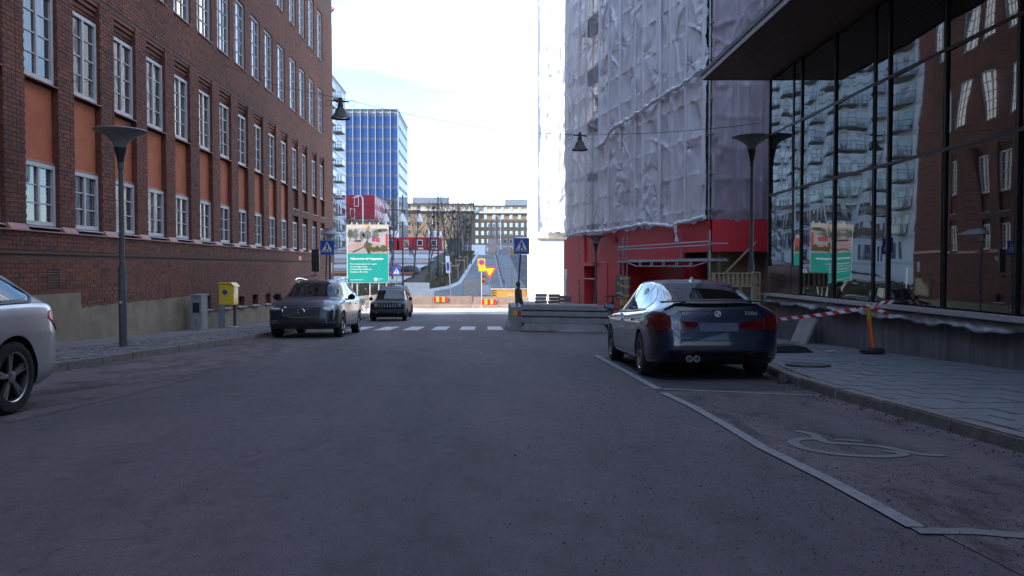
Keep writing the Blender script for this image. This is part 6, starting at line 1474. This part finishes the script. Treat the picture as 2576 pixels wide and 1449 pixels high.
for k, (y0, y1, x0, x1, dz, m_) in enumerate(((84, 90, -26, -9, .25, 'park_stone'), (93, 99, -26, -9.5, .3, 'park_stone'), (101, 106, -24, -9, .35, 'park_rust'), (108, 115, -24, -8.5, .4, 'park_stone'), (117, 124, -25, -8, .35, 'park_pink'), (126, 136, -26, -8, .3, 'park_stone'), (138, 148, -26, -7, .3, 'park_pink'))):
    mb = MB(); mb.add([(x0, y0, pz(y0) - .5), (x1, y0, pz(y0) - .5), (x1, y0, pz(y0) + dz), (x0, y0, pz(y0) + dz), (x0, y1, pz(y1) + dz * .6), (x1 + .6, y1, pz(y1) + dz * .6)], [(0, 1, 2, 3), (3, 2, 5, 4)]); mb.build('terrace', M[m_])['kind'] = 'structure'
mb = MB(); mb.lathe([(3.4, 0), (3.0, .5), (2.0, .95), (.8, 1.15), (.001, 1.2)], (-13.5, 107, pz(107)), n=24); tag(mb.build('play_mound', M['park_purple'], smooth=60), 'purple rubber play mound in the park', 'mound')
mb = MB(); mb.lathe([(1.2, 0), (1.3, .5), (.9, .95), (.3, 1.1), (.001, 1.12)], (-9.6, 104, pz(104)), n=16); tag(mb.build('boulder', M['iron_dark'], smooth=60), 'dark boulder beside the purple mound', 'boulder')
for (x0, x1, y, h, lb_) in ((-9.1, -5.0, 80, .82, 'low pale concrete seat wall before the park'), (-8.2, -5.6, 82, 1.35, 'higher concrete block behind the pale seat wall')): tag(MB().b2((x0, y, g(y) - .3), (x1, y + 1.0, g(y) + h)).build('seat_wall', M['park_stone'], bevel=.02), lb_, 'seat wall')
# railings in the park
for i, (y, x0, x1) in enumerate(((109, -16, -9), (128, -17, -8.5))):
    rw = empty('railing', ((x0 + x1) / 2, y, pz(y)), 0, ('pale railing with upright bars in front of the purple mound', 'upper pale railing on the park terrace')[i], 'railing')
    n_ = 28
    for k in range(n_): x = x0 + (x1 - x0) * k / (n_ - 1); MB().b2((x - .025, y - .02, pz(y) + .2), (x + .025, y + .02, pz(y) + 1.35)).build('bar', M['roof_sheet'], rw)
    MB().b2((x0, y - .03, pz(y) + 1.35), (x1, y + .03, pz(y) + 1.42)).build('top_rail', M['roof_sheet'], rw)
# ramp beyond the barriers
def rstrip(name, ys, x0, x1, dz, mat):
    mb = MB()
    for a, b_ in zip(ys, ys[1:]): mb.quad(*[((x0(y) if callable(x0) else x0) if s_ == 0 else (x1(y) if callable(x1) else x1), y, g(y) + dz) for y, s_ in ((a, 0), (a, 1), (b_, 1), (b_, 0))])
    o = mb.build(name, M[mat]); o['kind'] = 'structure'; return o
RY = [76, 84, 92, 100, 110, 125, 138, 150]
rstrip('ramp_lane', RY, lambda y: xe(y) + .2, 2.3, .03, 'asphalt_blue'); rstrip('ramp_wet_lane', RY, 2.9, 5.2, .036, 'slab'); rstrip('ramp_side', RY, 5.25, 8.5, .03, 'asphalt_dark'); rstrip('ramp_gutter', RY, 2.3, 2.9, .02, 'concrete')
rstrip('ramp_top', [150, 190], -3, 16, .03, 'concrete')
mb = MB()
for a, b_ in zip([76, 78, 80, 82, 84, 88, 92, 96, 100, 125, 150], [78, 80, 82, 84, 88, 92, 96, 100, 125, 150, 151]):
    for s_ in (0,): mb.add([(xe(a) - .15, a, g(a)), (xe(a) + .2, a, g(a)), (xe(a) + .2, a, g(a) + .3), (xe(a) - .15, a, g(a) + .3), (xe(b_) - .15, b_, g(b_)), (xe(b_) + .2, b_, g(b_)), (xe(b_) + .2, b_, g(b_) + .3), (xe(b_) - .15, b_, g(b_) + .3)], [(3, 2, 6, 7), (1, 5, 6, 2), (0, 3, 7, 4), (0, 1, 2, 3)])
mb.build('ramp_kerb', M['park_stone'])['kind'] = 'structure'
for k in range(2):
    mb = MB()
    for i in range(9): x = -3.6 + i * .55; mb.quad((x, 73.2 + k * 1.2, g(73.2) + .012), (x + .35, 73.2 + k * 1.2, g(73.2) + .012), (x + .35, 73.35 + k * 1.2, g(73.35) + .012), (x, 73.35 + k * 1.2, g(73.35) + .012))
    o = mb.build('lane_dashes', M['road_paint']); o['kind'] = 'structure'
# median fence posts up the ramp
mf = empty('median_rail', (2.6, 110, g(110)), 0, 'grey rail with posts up the middle of the ramp', 'railing')
for k in range(14): y = 92 + k * 4.3; MB().b2((2.56, y, g(y)), (2.64, y + .08, g(y) + .9)).build('post', M['pole_grey'], mf)
MB().tube([(2.6, y, g(y) + .9) for y in (92, 100, 125, 148)], .05, 6).build('rail', M['pole_grey'], mf)
# site gear near the ramp
yb = empty('yellow_barrier', (2.5, 72, g(72)), 0, 'yellow site barrier with black chevrons at its left end', 'barrier')
MB().b2((.85, 71.8, g(72)), (4.15, 72.2, -1.1)).build('body', M['yellow_barrier'], yb, bevel=.03); MB().b2((.8, 71.75, -1.12), (4.2, 72.25, -1.05)).build('cap', M['paper'], yb); MB().b2((2.3, 71.78, -1.72), (3.3, 71.799, -1.5)).build('label_plate', M['timber'], yb)
for k in range(4):
    z = -2.05 + k * .24; mb = MB(); mb.prism([(.87, 71.78, z), (1.1, 71.78, z + .16), (1.33, 71.78, z), (1.33, 71.78, z + .1), (1.1, 71.78, z + .26), (.87, 71.78, z + .1)], (0, .015, 0)); mb.build('chevron', M['sign_black'], yb)
tag(MB().b2((4.4, 71.8, g(72)), (8, 72.4, -1.2)).build('timber_hoarding', M['concrete_pink'], bevel=.02), 'brownish barrier block right of the yellow barrier', 'barrier')
tag(MB().b2((-1.95, 80, g(80)), (-.2, 80.7, -.35)).build('concrete_block', M['concrete'], bevel=.05), 'single concrete block at the foot of the ramp', 'concrete block')
tag(MB().b2((-.1, 82, g(82)), (.9, 82.4, -1.0)).build('traffic_cushion', M['roof_sheet'], bevel=.05), 'pale low block beside the concrete block on the ramp', 'concrete block')
ys_ = empty('yield_sign', (.68, 70, g(70)), 0, 'yellow give-way triangle with red border on a thin pole', 'road sign')
MB().tube([(.68, 70.03, g(70)), (.68, 70.03, .9)], .04, 8).build('post', M['pole_grey'], ys_)
for s_, m_, d in ((.66, 'sign_red', 0), (.46, 'sign_yellow', .012)):
    mb = MB(); mb.prism([(.68 + s_ * .96 * c, 69.98 - d, .6 + s_ * q) for c, q in ((-1, .56), (1, .56), (0, -1.08))], (0, .01, 0)); mb.build('plate', M[m_], ys_)
ns_ = empty('no_parking_sign', (-.06, 66.6, g(66.6)), 0, 'orange plate with blue and red no-parking disc', 'road sign')
MB().tube([(-.06, 66.63, g(66.6)), (-.06, 66.63, 1.7)], .035, 8).build('post', M['galvanised'], ns_); MB().b2((-.37, 66.58, 1.05), (.25, 66.6, 1.67)).build('plate', M['sign_yellow'], ns_); MB().b2((-.3, 66.58, .6), (.3, 66.6, 1.02)).build('lower_plate', M['sign_yellow'], ns_)
disc(-.06, 1.37, .23, 66.565, M['sign_red'], None, 'ring', .01); o = bpy.data.objects['ring']; o.parent = ns_; o.location = -rootloc(ns_)
disc(-.06, 1.37, .17, 66.555, M['sign_blue'], None, 'disc_face', .01); o = bpy.data.objects['disc_face']; o.parent = ns_; o.location = -rootloc(ns_)
MB().box((-.06, 66.55, 1.37), (.4, .008, .05), ry=R(45)).build('slash', M['sign_red'], ns_)
inf = empty('info_sign', (-3.3, 78, g(78)), 0, 'narrow blue information sign on a leaning pole by the planting', 'sign')
MB().tube([(-3.1, 78, g(78)), (-3.4, 78, 1.9)], .05, 8).build('post', M['galvanised'], inf); MB().box((-3.42, 77.94, 1.2), (.42, .03, 1.7), ry=-.05).build('plate', M['roof_sheet'], inf); MB().box((-3.42, 77.92, 1.0), (.26, .02, .8), ry=-.05).build('blue_field', M['sign_blue'], inf)
for i, (x, y, lb_) in enumerate(((.1, 88, 'striped red and yellow marker board left of the yellow gate'), (7.0, 90, 'striped red and yellow marker board beside the white wall'))):
    mk_ = empty('marker_board', (x, y, g(y)), 0, lb_, 'marker board', 'striped marker boards')
    for k in range(6): MB().box((x, y, g(y) + .25 + k * .28), (.42, .04, .27)).build('stripe', M['sign_red' if k % 2 else 'sign_yellow'], mk_)
    MB().b2((x - .2, y - .1, g(y)), (x + .2, y + .1, g(y) + .1)).build('foot', M['rubber'], mk_)
for i, (x0, x1, lb_) in enumerate(((1.3, 3.5, 'left leaf of the yellow site gate on the ramp'), (3.6, 5.8, 'right leaf of the yellow site gate on the ramp'))):
    y = 92; gt_ = empty('site_gate', ((x0 + x1) / 2, y, g(y)), 0, lb_, 'gate', 'yellow site gate leaves')
    for z in (.1, 1.2, 2.35): MB().tube([(x0, y, g(y) + z), (x1, y, g(y) + z)], .025, 6).build('rail', M['yellow_barrier'], gt_)
    for x in (x0, x1): MB().tube([(x, y, g(y)), (x, y, g(y) + 2.4)], .03, 6).build('upright', M['yellow_barrier'], gt_)
for i in range(3):
    x0, y0 = 6.0 + .1 * i, 92 - i * 3.5; fp_ = empty('fence_panel', (x0, y0 - 1.7, g(y0)), 0, ('mesh fence panel joined to the yellow gate', 'middle mesh fence panel right of the ramp', 'nearest mesh fence panel by the white wall')[i], 'fence panel')
    for z in (.15, 2.0): MB().tube([(x0, y0, g(y0) + z), (x0 + .1, y0 - 3.3, g(y0 - 3.3) + z)], .03, 5).build('rail', M['galvanised'], fp_)
    for k in range(8): MB().tube([(x0 + .0125 * k, y0 - .47 * k, g(y0 - .47 * k) + .15), (x0 + .0125 * k, y0 - .47 * k, g(y0 - .47 * k) + 2.0)], .012 if 0 < k < 7 else .03, 4).build('wire_bar', M['galvanised'], fp_)
# lamp posts and masts
tr3 = empty('triple_lamp', (-8.62, 85, g(85)), 0, 'black triple street lamp with hanging glass bells', 'street lamp')
MB().tube([(-8.62, 85, g(85)), (-8.62, 85, .6), (-8.62, 85, 8.8)], [.11, .09, .06], 8).build('post', M['dark_metal'], tr3, smooth=40); MB().tube([(-10.55, 85, 7.15), (-6.7, 85, 7.1)], .05, 6).build('cross_arm', M['dark_metal'], tr3)
for x, dy in ((-10.45, 0), (-8.62, -.6), (-8.5, .6), (-6.8, 0)):
    b5 = MB().lathe([(.12, 6.75), (.2, 6.55), (.33, 6.1), (.36, 5.85)], (x, 85 + dy, 0 if x != -8.5 else -.35), n=14, cap=False).build('glass_bell', M['lamp_glass'], tr3, smooth=40); MB().tube([(x, 85 + dy, 7.12), (x, 85 + dy, 6.7)], .09, 6).build('hanger', M['dark_metal'], b5)
for i, (x, y, zt, lb_) in enumerate(((-5.63, 100, 10.3, 'tallest black floodlight mast, nearest to the road'), (-3.56, 115, 10.95, 'black floodlight mast rising from the planting'), (-1.75, 125, 11.3, 'slim black floodlight mast beside the ramp'), (-2.6, 130, 10.2, 'thin black mast between the two behind'), (-13.6, 120, 8.6, 'black floodlight mast among the left park trees'), (-17, 118, 8.9, 'thin black mast in front of the red containers'))):
    ms_ = empty('floodlight_mast', (x, y, pz(y)), 0, lb_, 'mast', 'black floodlight masts'); MB().tube([(x, y, pz(y) - .6), (x, y, pz(y) + 2.5), (x, y, zt)], [.16, .11, .08] if i < 1 else [.1, .08, .06], 8).build('pole', M['dark_metal'], ms_, smooth=40)
    for k in range(3 if i < 3 else 2):
        z = zt - 1.7 - k * 1.1; MB().tube([(x, y, z + .15), (x - .4, y - .1, z)], .03, 5).build('bracket', M['dark_metal'], ms_); MB().lathe([(.1, -.2), (.2, .0), (.2, .1), (.08, .2)], (x - .55, y - .1, z - .1), 'X', 10).build('floodlight', M['dark_metal'], ms_, smooth=40)
for i, (x, y, zt, lb_) in enumerate(((-21.3, 140, 13.6, 'tall white curved lamp before the red site cabins'), (4.0, 170, 12.0, 'white lamp column in front of the tan building'))):
    lp_ = empty('white_lamp', (x, y, g(y)), 0, lb_, 'street lamp'); MB().tube([(x, y, g(y)), (x, y, zt - .5), (x - .3, y, zt), (x - 1.1, y, zt), (x - 1.5, y, zt - .3)], .12 if i == 0 else .07, 8).build('column', M['white_paint'], lp_, smooth=40); MB().box((x - 1.5, y, zt - .35), (.6, .25, .12)).build('lamp_head', M['white_paint'], lp_)
simple('container_green', (.06, .09, .075), .6, var=.2, scale=1)
# red containers and yard clutter on the upper level
for i, (x, lb_) in enumerate(((-17.6, 'leftmost red container with a white box on its roof'), (-14.6, 'bright red container second from the left'), (-11.9, 'red container third from the left with window'), (-9.2, 'rightmost red container with a white box on its roof'))):
    y = 150; z = pz(150) + .1; cn = empty('container', (x, y, z), 0, lb_, 'container', 'red containers above the park')
    MB().b2((x - 1.3, y, z), (x + 1.3, y + 6, z + 2.6)).build('body', M['cabin_red' if i != 1 else 'sign_red'], cn, bevel=.03); w = MB().b2((x - .6, y - .05, z + 1.0), (x + .5, y - .001, z + 2.1)).build('window', M['white_paint'], cn); MB().b2((x - .48, y - .08, z + 1.1), (x + .38, y - .051, z + 2.0)).build('pane', M['far_glass'], w)
    MB().b2((x - .4, y - .04, z + .3), (x + .6, y - .001, z + .6)).build('name_plate', M['white_paint'], cn); MB().b2((x - 1.32, y - .03, z), (x - 1.22, y - .002, z + 2.62)).build('corner_post', M['cabin_magenta'], cn)
    if i in (0, 3): MB().b2((x - 1.2, y + .5, z + 2.6), (x + 1.2, y + 4, z + 3.9)).build('roof_box', M['hoarding_white'], cn)
for (x0, x1, y, z0, h, m_, nm, lb_, ct) in ((-6.8, -3.9, 152, 4.2, 2.2, 'container_green', 'green_container', 'dark green container behind the bare trees', 'container'), (-2.2, .6, 153, 3.2, 2.0, 'hoarding_white', 'white_cabin', 'white site cabin at the top of the ramp', 'site cabin'), (1.3, 2.9, 156, 3.3, 3.2, 'park_pink', 'pink_skip', 'faded pink steel box at the top of the ramp', 'skip'), (5.6, 7.4, 154, 3.2, 1.2, 'yellow_barrier', 'yellow_stillage', 'yellow stillage at the top right of the ramp', 'stillage'), (6.9, 10, 158, 3.3, 3.6, 'hoarding_white', 'white_shed', 'white shed at the right above the ramp', 'shed'), (3.3, 5.2, 152, 3.2, 1.1, 'concrete', 'stacked_blocks', 'stack of concrete blocks on the ramp top', 'concrete block')):
    tag(MB().b2((x0, y, z0), (x1, y + 2, z0 + h)).build(nm, M[m_], bevel=.05), lb_, ct)
for i in range(9):
    x = -3.5 + i * 1.7; y = 162; fe = empty('site_fence', (x, y, g(y)), 0, 'grey site fence panel on the ramp top, number %s from the left' % ('one two three four five six seven eight nine'.split()[i]), 'fence panel', 'grey site fence panels')
    for k in range(6): MB().box((x - .75 + k * .3, y, g(y) + 1.1), (.1, .05, 2.2)).build('slat', M['roof_sheet'], fe)
    MB().box((x, y + .05, g(y) + 1.8), (1.66, .05, .12)).build('rail', M['roof_sheet'], fe)
person('person', (-12.0, 131, pz(131) + .3), R(160), .6, 'cloth_dark', 'small distant person in a long black coat walking in the park', 1.7)
# bare trees
def bare_tree(seed, h):
    rq = random.Random(seed); tr = MB(); cr_ = MB()
    def branch(p, d, l, r, lv):
        pts = [p]; q = p.copy(); dd = d.copy(); n = 4
        for i in range(n):
            dd = (dd + Vector((rq.uniform(-.16, .16), rq.uniform(-.16, .16), rq.uniform(-.02, .14)))).normalized(); q = q + dd * l / n; pts.append(q.copy())
        (tr if lv == 0 else cr_).tube(pts, [r * (1 - .75 * i / n) for i in range(n + 1)], 6 if lv < 2 else 3, False)
        if lv < 3:
            for k in range((11, 6, 4)[lv]):
                t = rq.uniform(.28, .98) if lv == 0 else rq.uniform(.2, 1); i = min(int(t * n), n - 1); pp = pts[i].lerp(pts[i + 1], t * n - i)
                a = rq.uniform(0, 6.28); up_ = rq.uniform(.5, 1.1); nd = Vector((math.cos(a), math.sin(a), up_)).normalized() * .8 + dd * .35
                branch(pp, nd.normalized(), l * rq.uniform(.3, .5) * (1.1 - .45 * t), r * (1 - .75 * t) * .5 + .007, lv + 1)
    branch(Vector((0, 0, -.1)), Vector((0, 0, 1)), h, h * .013, 0)
    return tr, cr_
variants = []
for i, h in enumerate((8.8, 10, 7.8)):
    tr, cr_ = bare_tree(40 + i, h); variants.append((shared('trunk', tr, M['bark']), shared('crown', cr_, M['bark'])))
spots = [(-10.9, 95, 'bare young tree left of the triple lamp'), (-8.6, 98, 'bare young tree right behind the triple lamp'), (-7.4, 108, 'bare tree before the third red container'), (-6.6, 96, 'bare tree left of the tallest mast'), (-4.9, 106, 'bare tree right of the tallest mast'), (-5.0, 122, 'bare tree before the rightmost red container'), (-3.9, 104, 'bare tree left of the middle mast'), (-3.3, 118, 'bare tree behind the middle mast'), (-2.6, 126, 'bare tree left of the slim mast'), (-2.9, 110, 'bare tree on the bank beside the ramp'), (-2.2, 134, 'bare tree furthest up the bank beside the ramp'), (-13.2, 112, 'bare tree beside the purple mound'), (-17.2, 100, 'bare tree just right of the billboard'), (-4.4, 132, 'bare tree before the dark green container')]
for i, (x, y, lb_) in enumerate(spots):
    t = empty('bare_tree', (x, y, pz(y)), i * 1.3, lb_, 'tree', 'bare young trees in the park'); tm, cm = variants[i % 3]; put(tm, 'trunk', t, (0, 0, 0)); put(cm, 'crown', t, (0, 0, 0))
    t.scale = [random.Random(i).uniform(.85, 1.15)] * 3
# tree stakes
for i, (x, y) in enumerate(((-3.6, 98), (-4.6, 101), (-2.7, 112), (-3.0, 106))):
    stk = empty('tree_stakes', (x, y, pz(y)), 0, ('timber stake frame nearest the road', 'timber stake frame by the tallest mast', 'timber stake frame highest on the bank', 'timber stake frame mid-way up the bank')[i], 'stakes', 'timber tree stakes')
    for dx in (-.6, .6): MB().tube([(x + dx, y, pz(y) - .3), (x + dx * .9, y, pz(y) + 1.9)], .05, 6).build('stake', M['timber'], stk)
    MB().box((x, y, pz(y) + 1.6), (1.4, .05, .12)).build('crosspiece', M['timber'], stk)
# low planting (stuff)
mb = MB(); rq = random.Random(77)
for _ in range(5200):
    y = rq.uniform(84, 146) if rq.random() < .7 else rq.uniform(79, 92); x = xe(y) - .4 - abs(rq.gauss(0, 1)) * 1.3
    if x < -7.5: continue
    z = pz(y) + rq.uniform(-.15, .15); s = rq.uniform(.1, .26); a = rq.uniform(0, 6.28)
    c, s2 = math.cos(a) * s, math.sin(a) * s
    mb.add([(x - c, y - s2, z), (x + c, y + s2, z), (x + c * .3 + rq.uniform(-.1, .1), y, z + s * 1.6)], [(0, 1, 2)], rq.random())
for _ in range(1500):
    y = rq.uniform(80, 86); x = rq.uniform(-25, -9.5); z = pz(y) + rq.uniform(0, .8); s = rq.uniform(.1, .25); mb.add([(x - s, y, z), (x + s, y + .1, z), (x, y, z + s * 1.5)], [(0, 1, 2)], .5)
tag(mb.build('low_planting', M['lawn'], fix=False), 'dark low shrubs and dead grass on the bank beside the ramp', 'planting', kind='stuff')
